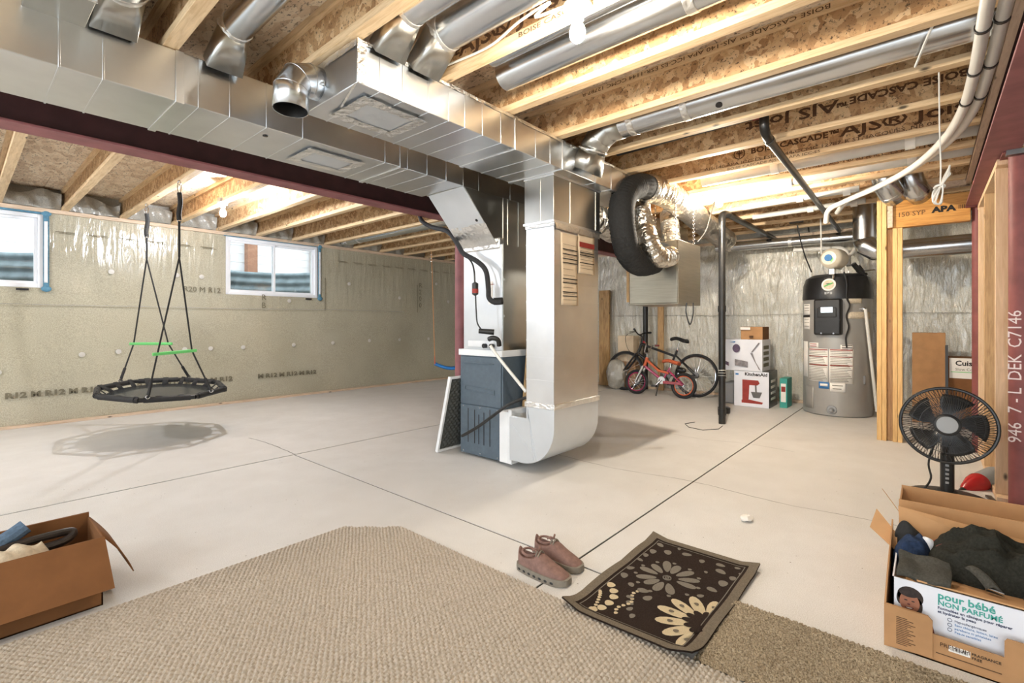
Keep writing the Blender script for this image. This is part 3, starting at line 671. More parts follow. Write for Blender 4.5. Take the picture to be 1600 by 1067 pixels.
# refrigerant lines
ln = thing('refrigerant_line', 'black insulated refrigerant hose curving down to the furnace coil', 'hose', tuple(P(658,340,4.75)))
pts = catmull([P(655,330,4.85),P(659,345,4.7),P(676,355,4.6),P(700,362,4.32),P(716,383,4.12),P(724,396,4.06),P(745,408,3.97),P(759,423,3.92),P(763,450,3.90),P(764,465,3.90),P(772,472,3.88),P(783,472,3.88)], 6)
MB().tube(pts, .021, 12).build('insulated_pipe', M['insul'], ln)
MB().tube([P(772,471,3.90),P(785,470,3.92)], .03, 12).build('end_wrap', M['black_rub'], ln)
MB().tube(catmull([P(726,398,4.06),P(737,410,3.99),P(741,425,3.95),P(742,443,3.93)],6), .007, 8).build('liquid_line', M['abs'], ln)
MB().lathe([(.008,0),(.026,.012),(.026,.10),(.008,.112)], tuple(P(742.5,462,3.93)), (0,0,1), 16).build('filter_drier', M['abs'], ln)
MB().lathe([(.0265,0),(.0265,.035)], tuple(P(742.5,458,3.93)), (0,0,1), 16).build('drier_label', M['red_ink'], ln)
MB().tube(catmull([P(743,462,3.93),P(744,485,3.93),P(746,505,3.92),P(754,517,3.9)],6), .006, 8).build('liquid_line', M['abs'], ln)
MB().tube([P(748,517,3.9),P(772,519,3.9)], [.02,.024], 12).build('pipe_elbow', M['abs'], ln)
MB().tube(catmull([P(764,530,3.88),P(770,528,3.86),P(778,531,3.86),P(780,540,3.88)],5), .02, 10).build('trap', M['abs'], ln)
dr = MB().tube([P(766,540,3.86),P(780,560,3.84),P(822,612,3.75)], .013, 12).build('condensate_pipe', M['pvc']); tag(dr, 'white plastic condensate pipe slanting across the furnace corner', 'pipe')
hz = MB().tube(catmull([P(722,681,4.12),P(745,668,3.98),P(770,650,3.82),P(795,632,3.75),P(822,621,3.72)],8), .013, 10).build('gas_hose', M['abs']); tag(hz, 'black hose sweeping across the grey furnace doors', 'hose')
# filters
fi = thing('air_filter', 'large dark air filter with white frame leaning on the furnace', 'air filter', (3.1, 3.29, 0))
p0, p1 = Vector((2.80,3.30,.008)), Vector((2.835,3.165,.68)); upv = p1-p0; ax = Vector((1,0,0)); nn = ax.cross(upv.normalized())
for a, b in ((p0, p1), (p0+ax*.5, p1+ax*.47)): MB().bar(a, b, .02, .03, nn).build('frame_side', M['white_en'], fi)
MB().bar(p0+upv*.985, p0+upv*.985+ax*.47, .03, .02).build('frame_top', M['white_en'], fi); MB().bar(p0+upv*.012, p0+upv*.012+ax*.5, .03, .02).build('frame_bottom', M['white_en'], fi)
MB().grid(60, 72, lambda u, v: tuple(p0+upv*(.02+.95*v)+ax*(.015+.47*u)+nn*(.008*math.sin(u*62)*math.sin(v*80)))).build('filter_media', M['filter'], fi, ang=80)
f2 = thing('air_filter', 'narrow wood-framed filter wedged between furnace and return drop', 'air filter', (3.25, 2.55, .425))
a, b = Vector((3.18,2.60,.43)), Vector((3.12,2.50,.97))
MB().bar(a, b, .05, .025, (1,0,0)).build('frame_side', M['cedar'], f2); MB().bar(a+Vector((.22,0,0)), b+Vector((.22,0,0)), .05, .025, (1,0,0)).build('frame_side', M['cedar'], f2)
MB().grid(10, 12, lambda u, v: tuple(a+(b-a)*v+Vector((.22*u, .006*math.sin(u*30), 0)))).build('filter_media', M['filter'], f2, ang=80)
o = MB().obox((3.40,2.52,.68),(.012,.012,0),(-.03,.03,0),(0,-.03,.25)).build('wood_offcut', M['cedar']); tag(o, 'rough wood offcut standing behind the furnace boot', 'board')
# ------------------------------------------------ round branch ducts
def rduct(name, label, pts, r, mat='galv_pipe', bands=(), n=24, grp='round branch ducts in the joist bays'):
    root = thing(name, label, 'round duct', tuple(pts[0]), grp)
    MB().tube(pts, r, n).build('pipe', M[mat], root, ang=40)
    d = (Vector(pts[1])-Vector(pts[0]))
    for t in bands: MB().lathe([(r+.001,-.022),(r+.003,-.02),(r+.003,.02),(r+.001,.022)], Vector(pts[0])+d*t, d, n).build('foil_tape', M['tape'], root, ang=30)
    return root
def boot(root, c, w, h, to, r, mat='galv2'):       # square-to-round boot
    c = Vector(c); to = Vector(to); d = (to-c).normalized(); s = Vector((1,0,0)); u = s.cross(d)*-1
    n = 24; A = []; B = []
    for k in range(n):
        t = 2*PI*k/n; cx, sx_ = math.cos(t), math.sin(t); m = max(abs(cx), abs(sx_))
        A.append(c + s*(cx/m*w) + u*(sx_/m*h)); B.append(to + s*(cx*r) + u*(sx_*r))
    MB().add(A+B, [(i,(i+1)%n,n+(i+1)%n,n+i) for i in range(n)]).build('boot', M[mat], root, ang=30, solid=.002)
    MB().torus(to, d, r+.003, .008, n, 6).build('foil_tape', M['tape'], root)
ZB = 2.565
for x, yb, r, lb, sp in ((.88,2.66,.068,'round duct leaving the supply duct top, left of the open elbow','s'),(.45,2.68,.095,'fattest round duct leaving the supply duct at top left','s'),
                     (1.345,1.93,.072,'round duct above the return duct end cap','r'),(1.56,1.93,.088,'thick round duct next to the joist marked AJS','r')):
    root = rduct('round_duct', lb, [(x, yb-.14, ZB), (x, -3, ZB)], r, bands=(.004,))
    boot(root, (x, yb+.02, 2.435), .08, .045, (x, yb-.14, ZB), r)
bx_ = thing('duct_boot', 'rectangular sheet metal boot at the top left corner on the supply duct', 'duct boot', (.25, 2.6, 2.4))
MB().box(.17, .36, 2.46, 2.72, 2.40, 2.62).build('body', M['galv2'], bx_, bevel=.003); MB().box(.165, .365, 2.452, 2.46, 2.40, 2.63).build('rim', M['tape'], bx_)
rduct('round_duct', 'slim round duct behind the near ceiling bulb, nearer joist', [(1.86, 1.75, 2.57), (1.86, -3, 2.57)], .058)
rduct('round_duct', 'round duct directly behind the near ceiling bulb', [(2.045, 1.82, 2.56), (2.045, -3, 2.56)], .085, bands=(.22,))
lg = rduct('round_duct', 'long dull grey round duct with a taped joint above the junction elbow', [(3.05, 1.62, 2.545), (3.05, -3, 2.545)], .098, bands=(.02,.10,))
gored([(3.05,1.62,2.545),(3.05,1.72,2.535),(3.05,1.80,2.49),(3.06,1.86,2.42)], .098, 'elbow', M['galv2'], lg)
boot(lg, (3.08,1.93,2.28), .12, .07, (3.06,1.86,2.42), .098)
MB().lathe([(.02,0),(.02,.002)], (3.0,.95,2.46), (-.4,0,-1), 10).build('plug_hole', M['black_pl'], lg)
rl = rduct('round_duct', 'shiny round duct between joists near the blue swing', [(4.30, 4.2, 2.53), (4.30, 7.3, 2.53)], .075, bands=(.9,))
gored([(4.30,7.3,2.53),(4.30,7.4,2.52),(4.26,7.47,2.5)], .06, 'elbow', M['galv_pipe'], rl)
rduct('round_duct', 'silver round duct hung along the far wall top', [(7.62, 2.45, 2.30), (7.62, .45, 2.27)], .068, bands=(.1,.5))
vd = rduct('round_duct', 'upright shiny duct beside the water heater turning toward the doorway', [(6.9, .56, ZS-.01), (6.9, .56, 2.12)], .112, bands=(.25,))
gored([(6.9,.56,2.12),(6.9,.54,2.04),(6.9,.46,1.985),(6.9,.35,1.97)], .112, 'elbow', M['galv_pipe'], vd)
MB().tube([(6.9,.35,1.97),(6.9,-1.8,1.99)], .105, 24).build('run', M['galv_pipe'], vd, ang=40)
MB().tube([(6.9,.40,2.0),(6.98,.40,1.8)], .05, 16).build('flue_stub', M['cream_cl'], vd)
for (u, v), lb in (((1388,285),'left one of two gored duct elbows above the timber header'),((1428,283),'right one of two gored duct elbows above the timber header')):
    c = P(u, v+6, 4.4); root = thing('duct_elbow', lb, 'duct elbow', tuple(c - Vector((0,0,.15))), 'duct elbows over the header')
    gored([c+Vector((-.06,.05,.20)), c+Vector((-.05,.03,.08)), c+Vector((-.03,.01,.0)), c+Vector((.01,-.02,-.06)), c+Vector((.07,-.05,-.09))], .095, 'elbow', M['galv_pipe'], root)
# ------------------------------------------------ ventilation unit hung on chains
hv = thing('ventilator_unit', 'brushed steel air exchanger box hung on chains', 'air exchanger', (4.69, 2.01, 1.34))
HX0, HX1, HY0, HY1, HZ0, HZ1 = 4.41, 4.98, 1.77, 2.26, 1.34, 1.93
MB().box(HX0, HX1, HY0, HY1, HZ0, HZ1).build('body', M['stainless'], hv, bevel=.004)
MB().box(HX0+.004, HX1+.004, HY0-.008, HY0, HZ0-.005, HZ1+.005).build('door', M['stainless'], hv, bevel=.002)
MB().box(HX0-.002, HX0+.05, HY1, HY1+.03, HZ0+.02, HZ1-.1).build('side_strip', M['cedar'], hv)
MB().box(HX0-.01, HX1, HY0-.01, HY1+.01, HZ0-.012, HZ0).build('bottom_lip', M['stainless'], hv, bevel=.002)
for y, z, r in ((2.03,1.76,.105),(1.90,1.80,.10)): MB().lathe([(r,0),(r,.05),(r+.008,.05),(r+.008,.06)], (HX0,y,z), (-1,0,0), 24).build('collar', M['galv_pipe'], hv)
for x, y in ((HX0+.05,HY0+.04),(HX1-.05,HY0+.04),(HX0+.05,HY1-.04),(HX1-.05,HY1-.04)):
    mb = MB(); z = HZ1; k = 0
    while z < ZJ+.0:
        mb.torus((x,y,z+.015), (1,0,0) if k%2 else (0,1,0), .010, .0028, 8, 4); z += .020; k += 1
    mb.build('chain', M['chrome'], hv)
MB().tube(catmull([P(1073,473,4.6),P(1072,488,4.6),P(1078,507,4.6),P(1083,490,4.6),P(1083,473,4.6)],6), .006, 6).build('power_cord', M['abs'], hv)
MB().tube(catmull([P(1090,378,4.9),P(1103,360,5.0),P(1112,330,5.1),P(1117,315,5.15)],6), .006, 6).build('power_cord', M['abs'], hv)
def flex(name, label, pts, r, mat, pitch=.022, amp=.06, n=18):
    path = catmull(pts, 40); out = [path[0]]; acc = 0; L = [0]
    for i in range(1, len(path)):
        if (path[i]-out[-1]).length >= pitch/3: L.append(L[-1]+(path[i]-out[-1]).length); out.append(path[i])
    rr = [r*(1+amp*math.sin(2*PI*l/pitch)+.04*noise.noise(Vector((l*9, r*50, 0)))) for l in L]
    o = MB().tube(out, rr, n).build(name, M[mat], ang=75)
    return tag(o, label, 'flexible duct', 'flexible ducts round the air exchanger')
flex('flexible_duct', 'fat black flexible duct looping down into the air exchanger', [P(1022,409,4.43),P(1000,412,4.28),P(982,395,4.12),P(973,360,4.02),P(971,325,4.02),P(980,300,4.12),P(998,291,4.25),P(1014,294,4.36)], .108, 'black_fab', .03, .03)
flex('flexible_duct', 'large silver flexible duct running from the black one to the far wall', [P(1012,294,4.40),P(1040,303,4.7),P(1075,328,5.1),P(1108,356,5.6),P(1135,376,6.1)], .125, 'flex', .03, .05)
flex('flexible_duct', 'crinkled silver flexible duct curving onto the air exchanger face', [P(1048,400,4.42),P(1030,402,4.28),P(1018,388,4.22),P(1009,365,4.25),P(1003,340,4.42),P(1000,320,4.6)], .088, 'flex', .026, .08)
flex('flexible_duct', 'silver flexible duct behind the black one leaving the return drop', [(3.47,2.19,2.06),(3.62,2.19,2.05),(3.8,2.19,2.04),(4.02,2.22,2.02)], .12, 'flex', .03, .07)
flex('flexible_duct', 'short silver flexible duct dropping to the top of the air exchanger', [(4.85,2.0,1.93),(4.86,2.02,2.05),(4.9,2.05,2.2),(5.0,2.1,2.32)], .09, 'flex', .026, .08)
flex('flexible_duct', 'small silver flexible duct behind the hanging chains', [(4.62,2.17,1.93),(4.62,2.2,2.0),(4.66,2.25,2.15),(4.8,2.35,2.3)], .08, 'flex', .026, .08)
t_ = thing('trunk_duct', 'dull rectangular duct behind the silver flexible ducts', 'duct', (5.2, 2.6, 2.2)); duct_box(t_, 3.7, 6.6, 2.5, 2.85, 2.2, 2.44, M['galv2'], [(4.4,.02),(5.2,.02),(6,.02)])
# ------------------------------------------------ plumbing
st = thing('drain_stack', 'black plastic drain stack standing on the floor patch', 'pipe', (5.74, 1.78, 0))
cx, cy = 5.745, 1.785
MB().cyl((cx,cy,0),(cx,cy,2.33),.037,18).build('pipe', M['abs'], st)
for z in (.10,.52,1.28): MB().lathe([(.044,0),(.044,.07)], (cx,cy,z), (0,0,1), 18).build('coupling', M['abs'], st)
MB().tube(catmull([(cx,cy,2.31),(cx+.01,cy,2.38),(cx+.06,cy-.01,2.41),(cx+.14,cy-.03,2.41)],5), .04, 16).build('elbow', M['abs'], st)
MB().tube([(cx+.12,cy-.03,2.41),(7.9,1.72,2.40)], .034, 14).build('branch', M['abs'], st)
mb = MB()
for z in (.55,.58,.61): mb.torus((cx,cy,z),(.1,.05,1),.042,.004,16,5)
mb.build('wrapped_cord', M['pvc_grey'], st)
d2 = thing('drain_pipe', 'long black drain pipe slung under the joists toward the heater', 'pipe', (3.5, .81, 2.42))
MB().tube(catmull([(3.50,.82,2.56),(3.50,.82,2.46),(3.54,.82,2.415),(3.62,.82,2.40)],6), .03, 14).build('elbow', M['abs'], d2)
MB().tube([(3.6,.82,2.40),(7.75,.90,2.39)], .026, 14).build('pipe', M['abs'], d2)
for x in (3.62,): MB().lathe([(.034,0),(.034,.05)], (x,.82,2.40), (1,.02,0), 14).build('coupling', M['abs'], d2)
MB().tube([(3.5,.86,2.545),(3.5,1.9,2.53)], .03, 14).build('branch', M['abs'], d2)
MB().lathe([(.036,-.03),(.036,.03)], (3.5,.86,2.545), (0,1,0), 14).build('red_collar', M['maroon'], d2)
vp = MB().tube([(3.5,.80,2.55),(3.5,-2.5,2.57)], .026, 14).build('vent_pipe', M['pvc']); tag(vp, 'white pipe in the joist bay beyond the black elbow', 'pipe')
for x, r, y0, lb in ((4.64,.055,1.62,'thick pale plastic pipe in the bay past the upright joist print'),(5.17,.05,1.60,'pale plastic pipe one bay nearer than the thin one'),(5.7,.03,1.55,'thin pale pipe strapped below the joists'),(6.3,.03,1.6,'faint pale pipe two bays before the far wall')):
    z = 2.50 if r > .04 else 2.43
    o = thing('plastic_pipe', lb, 'pipe', (x, 0, z), 'pale pipes between the far joists')
    MB().tube([(x, y0, z), (x, -1.8 if r > .04 else .5, z+.02)], r, 16).build('pipe', M['pvc_grey'], o)
    for y in ((1.0, .1) if r > .04 else (1.0, .6)): MB().lathe([(r+.006,-.03),(r+.006,.03)], (x,y,z+.004), (0,1,0), 16).build('coupling', M['pvc'], o)
for off, lb in ((0,'white insulated pipe nearest the ceiling bulb, curving overhead at right'),(.05,'white insulated pipe beside the red beam, curving overhead')):
    pp = catmull([(1.6,-.175-off,2.40),(2.6,-.175-off,2.40),(3.3,-.175-off,2.40),(3.9,-.15-off,2.40),(4.45,-.07-off*1.2,2.40),(5.0,.10-off,2.39),(5.45,.35-off*.6,2.38),(5.8,.62,2.37),(5.95,.78,2.33),(6.05,.82,2.22)] if off == 0 else [(1.6,-.235,2.42),(2.6,-.235,2.42),(3.3,-.232,2.42),(3.9,-.21,2.42),(4.45,-.13,2.42),(5.0,.06,2.41),(5.45,.31,2.40),(5.85,.60,2.39),(6.3,.75,2.36)], 10)
    o = thing('white_pipe', lb, 'pipe', tuple(pp[0]), 'white overhead pipes')
    MB().tube(pp, .025, 14).build('pipe', M['pvc'], o)
    for x in (2.85,3.32,3.72): 
        q = min(pp, key=lambda a: abs(a.x-x)); MB().lathe([(.030,-.009),(.030,.009)], tuple(q), (1,0,0), 14).build('clamp', M['abs'], o); MB().box(q.x-.008,q.x+.008,q.y-.006,q.y+.006,q.z+.02,ZJ).build('strap', M['abs'], o)
cd = thing('rope_coil', 'bundle of white cord hanging from a joist near the header', 'rope', tuple(P(1469,300,2.5)))
MB().tube([P(1467,113,2.49),P(1468,200,2.5),P(1470,262,2.5),P(1469,292,2.5)], .0035, 6).build('cord', M['pvc'], cd)
rr = random.Random(5)
for k in range(8):
    w = rr.uniform(9,17); dx = rr.uniform(-5,5); dz = rr.uniform(-6,6); tt = 2.5+rr.uniform(-.03,.03)
    MB().tube(catmull([P(1469,292,tt),P(1462+dx,305+dz,tt),P(1460+dx*.5,316,tt),P(1469+dx*.4,318,tt),P(1473,300,tt),P(1469+w*.3,285,tt),P(1476+w*.5,268+dz,tt),P(1486-w*.2,266+dz,tt),P(1478,280,tt),P(1469,291,tt)],5), .0035, 5).build('loop', M['pvc'], cd)
MB().torus(tuple(P(1468,292,2.5)), (.3,.1,1), .02, .006, 14, 6).build('wrap', M['pvc'], cd)
o = MB().tube(catmull([P(1458,38,2.12),P(1446,65,2.2),P(1430,104,2.38)],6), .006, 6).build('white_wire', M['pvc']); tag(o, 'short white wire hanging across the long grey duct', 'wire')
# ================================================================ LAMPS
def bulb(x, y, zb, label, kind):
    b = thing('ceiling_bulb', label, 'light bulb', (x, y, zb-.12), 'bare ceiling bulbs')
    if kind == 'porcelain':
        MB().lathe([(.058,0),(.060,-.012),(.05,-.026),(.026,-.036),(.024,-.062)], (x,y,zb), (0,0,1), 28).build('lampholder', M['ceram'], b)
    else:
        MB().lathe([(.055,.045),(.055,0),(.05,-.004)], (x,y,zb), (0,0,1), 8).build('junction_box', M['steelbox'], b, ang=20)
        MB().lathe([(.045,-.004),(.042,-.018),(.024,-.03),(.022,-.05)], (x,y,zb), (0,0,1), 24).build('lampholder', M['ceram'], b)
    z = zb-.055
    MB().lathe([(.013,0),(.016,-.014),(.028,-.036),(.033,-.056),(.029,-.078),(.016,-.092),(.002,-.096)], (x,y,z), (0,0,1), 20).build('bulb', M['bulb_cool' if y > 4 else 'bulb_far' if x > 3 else 'bulb'], b)
    return b
b1 = bulb(1.665, 1.085, ZJ, 'bare lit bulb in a white lampholder on the nearest joist', 'porcelain')
bulb(1.885, 5.74, ZJ-.005, 'lit bulb on a steel box on the left joists near the window', 'box')
bulb(4.93, 1.56, ZJ-.005, 'lit bulb above the drain stack past the silver ducts', 'box')
bulb(-1.45, 5.70, ZJ-.005, 'added unseen lit bulb on the left joists beyond the edge window', 'box')  # extra lamp out of view, added to brighten the left side
w_ = MB().tube(catmull([(1.70,1.15,2.50),(1.66,1.3,2.49),(1.66,1.22,2.52),(1.65,1.38,2.50),(1.672,1.6,2.475),(1.678,1.95,2.50)],8), .006, 6).build('white_cable', M['pvc']); tag(w_, 'white electric cable looping along the joist by the near bulb', 'cable')
# ================================================================ SWINGS
sw = thing('saucer_swing', 'black octagonal saucer swing with green handles on ropes', 'swing', (1.39, 5.93, .44))
ctr = Vector((1.39, 5.93, .48)); RR = .60; tl = Vector((.0,.05,0))
def rim(a): return ctr + Vector((RR*.92*math.cos(a), RR*1.06*math.sin(a), .035*math.sin(a)))
for k in range(8):
    a, b = rim(2*PI*k/8+.2), rim(2*PI*(k+1)/8+.2)
    MB().cyl(a, b, .021, 12).build('rim_tube', M['black_pl'], sw)
    MB().cyl(a+(b-a)*.08, a+(b-a)*.92, .027, 12).build('foam_sleeve', M['black_rub'], sw)
inner = [ctr + Vector((RR*.74*math.cos(a), RR*.86*math.sin(a), -.035+.03*math.sin(a))) for a in [2*PI*i/32 for i in range(32)]]
mb = MB(); mb.add([ctr+Vector((0,0,-.075))]+[ctr+(p-ctr)*.6+Vector((0,0,-.018)) for p in inner]+inner, [(0,1+i,1+(i+1)%32) for i in range(32)]+[(1+i,33+i,33+(i+1)%32,1+(i+1)%32) for i in range(32)])
M['saucer'] = plain('black_mesh_mat', (48,52,56), .25, 0, .15, 60, .15); mb.build('seat_mat', M['saucer'], sw, solid=.006)
for k in range(20):
    a = 2*PI*k/20; p = ctr + Vector((RR*.74*math.cos(a), RR*.86*math.sin(a), -.035+.03*math.sin(a)))
    q0 = rim(2*PI*math.floor((a-.2)/(2*PI/8))/8+.2); q1 = rim(2*PI*(math.floor((a-.2)/(2*PI/8))+1)/8+.2); f = ((a-.2)/(2*PI/8)) % 1; q = q0+(q1-q0)*f
    d = (q1-q0).normalized()*.03
    MB().add([p-d, p+d, q+d*.8+Vector((0,0,.03)), q-d*.8+Vector((0,0,.03)), q+d*.8+Vector((0,0,-.03))+(q-p).normalized()*.02, q-d*.8+Vector((0,0,-.03))+(q-p).normalized()*.02], [(0,1,2,3),(3,2,4,5)]).build('strap', M['black_fab'], sw, solid=.004)
for hx, hy, hz, zs, hands, rims in ((1.36,6.42,ZJ,1.85,(tuple(P(209,537,5.32)),tuple(P(263,537,5.35))),(2.02,.86)), (1.335,5.16,ZJ,1.75,(tuple(P(246,553,4.5)),tuple(P(300,548,4.72))),(4.25,5.22))):
    MB().torus((hx,hy,hz-.02),(1,.3,0),.02,.005,16,6).build('eye_hook', M['chrome'], sw)
    MB().tube(catmull([(hx-.012,hy,hz-.04),(hx-.014,hy,hz-.08),(hx,hy,hz-.12),(hx+.014,hy,hz-.08),(hx+.012,hy,hz-.04)],5), .004, 6).build('carabiner', M['chrome'], sw)
    MB().tube(catmull([(hx,hy,hz-.11),(hx+.008,hy,hz-.2),(hx-.004,hy,hz-.3),(hx,hy,hz-.36)],5), .02, 8).build('padded_strap', M['black_fab'], sw)
    MB().torus((hx,hy,hz-.37),(0,1,.2),.013,.004,12,5).build('carabiner', M['chrome'], sw)
    top = Vector((hx, hy, zs)); MB().tube([(hx,hy,hz-.37), top], .010, 8).build('rope', M['black_fab'], sw)
    ends = []
    for h, ra in zip(hands, rims):
        h = Vector(h); e = rim(ra) + Vector((0,0,.03)); m_ = e + (h-e).normalized()*.14; ends.append(h)
        MB().tube([top, h, e], .0075, 8).build('rope', M['black_fab'], sw)
        MB().cyl(e, m_, .014, 10).build('rope_sleeve', M['black_rub'], sw); MB().torus(tuple(e), (0,1,.3), .016, .005, 12, 5).build('ring', M['chrome'], sw)
    d = (ends[1]-ends[0]).normalized()*.04
    MB().bar(ends[0]-d, ends[1]+d, .03, .03).build('handle', M['green'], sw, bevel=.006)
bs = thing('swing', 'blue plastic belt swing on an orange rope by the column', 'swing', (5.6, 6.65, .32))
s0, s1 = Vector((5.60,6.66,.42)), Vector((6.10,6.32,.42)); d = s1-s0; nn = Vector((d.y,-d.x,0)).normalized()*.075
MB().grid(16, 4, lambda u, v: tuple(s0+d*u+nn*(v*2-1)*(1-.5*abs(2*u-1)**3)+Vector((0,0,-.09*math.sin(PI*u)+.015*abs(v*2-1))))).build('seat', M['blue_pl'], bs, solid=.045, ang=60)
for e, tp in ((s0, Vector((5.63,6.79,ZJ))), (s1, Vector((6.162,6.38,ZJ)))):
    k = e + (tp-e)*.07
    for sg in (-1, 1): MB().tube([e+nn*.6*sg, k], .006, 6).build('rope', M['bike_org'], bs)
    MB().tube([k, e+(tp-e)*.5, tp], .007, 6).build('rope', M['rope'], bs)
    for f in (.965, .93, .90, .80): MB().torus(tuple(k+(tp-k)*f), (1,.4,0), .014, .005, 10, 5).build('chain_link', M['chrome'], bs)
# ================================================================ WATER HEATER
HC = Vector((7.42, .888, 0)); HR = .372; HN = Vector((-HC.x, -HC.y, 0)).normalized(); HL = Vector((HN.y, -HN.x, 0)) * (1 if Vector((HN.y,-HN.x,0)).y > 0 else -1)
wh = thing('water_heater', 'tall grey heat pump water heater with a black top', 'water heater', tuple(HC))
def zz(y): return 1.15 - (370+y/3.555-505)/752*5.93
MB().lathe([(HR-.02,0),(HR,.015),(HR,zz(340)),(HR-.03,zz(338)+.02)], HC, (0,0,1), 64).build('tank', M['tank'], wh)
MB().lathe([(HR+.006,zz(345)),(HR+.008,zz(330)),(HR-.004,zz(260)),(HR-.03,zz(222)),(HR-.10,zz(202)),(HR-.2,zz(198))], HC, (0,0,1), 64).build('heat_pump_shroud', M['black_pl'], wh)
def ang(x): return math.asin(max(-1, min(1, (280-x)/160)))
def patch(x0, x1, y0, y1, mat, name, e=.003):
    a0, a1 = ang(x0), ang(x1); z0, z1 = zz(y1), zz(y0)
    return MB().grid(10, 2, lambda u, v: tuple(HC + (HN*math.cos(a0+(a1-a0)*u) + HL*math.sin(a0+(a1-a0)*u))*(HR+e) + Vector((0,0,z0+(z1-z0)*v)))).build(name, M[mat], wh, ang=60, solid=.0015)
patch(152,242,622,808,'white_pa','warning_label'); patch(246,352,622,812,'white_pa','warning_label')
patch(126,148,585,790,'white_pa','side_label'); patch(155,198,590,620,'white_pa','label'); patch(296,350,598,625,'white_pa','label')
patch(128,158,368,430,'white_pa','label'); patch(124,158,432,444,'ink','label_band'); patch(128,158,446,515,'white_pa','label'); patch(330,388,343,372,'cream_cl','label'); patch(328,424,418,455,'cream_cl','label')
patch(200,246,808,846,'blue_ink','energy_label'); patch(250,318,810,860,'white_pa','energy_label')
for y in (626,664,712):
    patch(155,240,y,y+5,'red_ink','print_line',.0045); patch(250,348,y-1,y+4,'red_ink','print_line',.0045)
for y in range(636, 800, 9):
    patch(156,238-(y*7)%22,y,y+2.5,'ink_gr','print_line',.0045); patch(252,345-(y*5)%25,y,y+2.5,'ink_gr','print_line',.0045)
for y in (596,608): patch(160,190,y,y+4,'red_ink','print_line',.0045); patch(302,346,y+4,y+8,'ink','print_line',.0045)
for y in (375,390,405,455,475,495): patch(132,155,y,y+3,'ink_gr','print_line',.0045)
patch(206,240,818,832,'white_pa','energy_print',.0045); patch(260,306,822,826,'ink_gr','print_line',.0045); patch(262,300,840,844,'ink_gr','print_line',.0045)
# control panel box
am = ang(243); pc = HN*math.cos(am)+HL*math.sin(am); pl_ = Vector((-pc.y, pc.x, 0)); pl_ = pl_ if pl_.dot(HL) > 0 else -pl_
MB().obox(HC+pc*(HR+.012)+Vector((0,0,(zz(345)+zz(545))/2)), pl_*.145, pc*.055, Vector((0,0,(zz(345)-zz(545))/2))).build('control_panel', M['black_pl'], wh, bevel=.02)
MB().obox(HC+pc*(HR+.067)+Vector((0,0,zz(420))), pl_*.10, pc*.006, Vector((0,0,.06))).build('display_bezel', M['abs'], wh, bevel=.01)
MB().obox(HC+pc*(HR+.0735)+Vector((0,0,zz(406))), pl_*.062, pc*.002, Vector((0,0,.032))).build('display', M['screen'], wh)
MB().obox(HC+pc*(HR+.068)+Vector((0,0,zz(462))), pl_*.14, pc*.003, Vector((0,0,.004))).build('panel_groove', M['abs'], wh)
for s in (-.07,.06): MB().lathe([(.01,0),(.01,.004)], HC+pc*(HR+.067)+pl_*s+Vector((0,0,zz(540)+.01)), pc, 10).build('screw', M['chrome'], wh)
lg_ = HC+pc*(HR-.012)+Vector((0,0,zz(265)))
MB().lathe([(.078,0),(.076,.006)], lg_, pc+Vector((0,0,.18)), 28).build('logo_badge', M['white_pa'], wh)
MB().lathe([(.06,0),(.06,.002)], lg_+pc*.0065, pc+Vector((0,0,.18)), 24).build('logo_ring', M['cream_cl'], wh)
MB().tube([lg_+pc*.012+pl_*.045+Vector((0,0,-.02)), lg_+pc*.012+Vector((0,0,.0)), lg_+pc*.01-pl_*.045+Vector((0,0,.02))], .008, 6).build('logo_swoosh', M['green'], wh)
for k in range(3): MB().obox(HC+pc*(HR+.002)+pl_*(.03-.03*k)+Vector((0,0,zz(312))), pl_*.011, pc*.003, Vector((0,0,.014))).build('badge_print', M['grey_pl'], wh)
a_ = ang(322); q = HN*math.cos(a_)+HL*math.sin(a_)
MB().tube(catmull([HC+q*(HR+.012)+Vector((0,0,zz(y)))+pl_*o for y, o in ((198,.03),(260,0),(340,.0),(385,-.03),(440,.005),(500,-.02),(560,.01),(615,0))],6), .009, 8).build('power_cable', M['abs'], wh)
a_ = ang(258); q = HN*math.cos(a_)+HL*math.sin(a_)
MB().lathe([(.055,0),(.05,.012),(.03,.016),(.022,.05),(.014,.06)], HC+q*(HR)+Vector((0,0,zz(960))), q, 16).build('drain_valve', M['grey_pl'], wh)
MB().grid(8, 2, lambda u, v: tuple(HC + (HN*math.cos(ang(138)+(ang(176)-ang(138))*u)+HL*math.sin(ang(138)+(ang(176)-ang(138))*u))*(HR+.006)+Vector((0,0,zz(965)+(zz(840)-zz(965))*v)))).build('access_panel', M['tank'], wh, solid=.006)
a_ = ang(388); q = HN*math.cos(a_)+HL*math.sin(a_)
MB().lathe([(.024,0),(.024,.04),(.015,.05)], HC+q*HR+Vector((0,0,zz(402))), q, 14).build('relief_valve', M['chrome'], wh)
MB().tube([HC+q*(HR+.05)+Vector((0,0,zz(402))), HC+(HN*math.cos(ang(434))+HL*math.sin(ang(434)))*(HR+.05)+Vector((0,0,zz(965)))], .018, 12).build('relief_pipe', M['pvc'], wh)
MB().obox(HC+(HN*math.cos(ang(398))+HL*math.sin(ang(398)))*(HR+.003)+Vector((0,0,zz(790))), HL*.01, HN*.006, Vector((0,0,.05))).build('side_latch', M['dkmetal'], wh)
et = thing('expansion_tank', 'cream expansion tank with a blue badge on the water heater', 'tank', tuple(P(1302,425,6.0)))
tc = P(1296,403,5.85); ax = Vector((.95,-.25,0)).normalized()
MB().lathe([(.02,-.03),(.08,-.02),(.115,.02),(.122,.06),(.122,.22),(.11,.26),(.05,.29)], tc, ax, 32).build('vessel', M['cream_pl'], et)
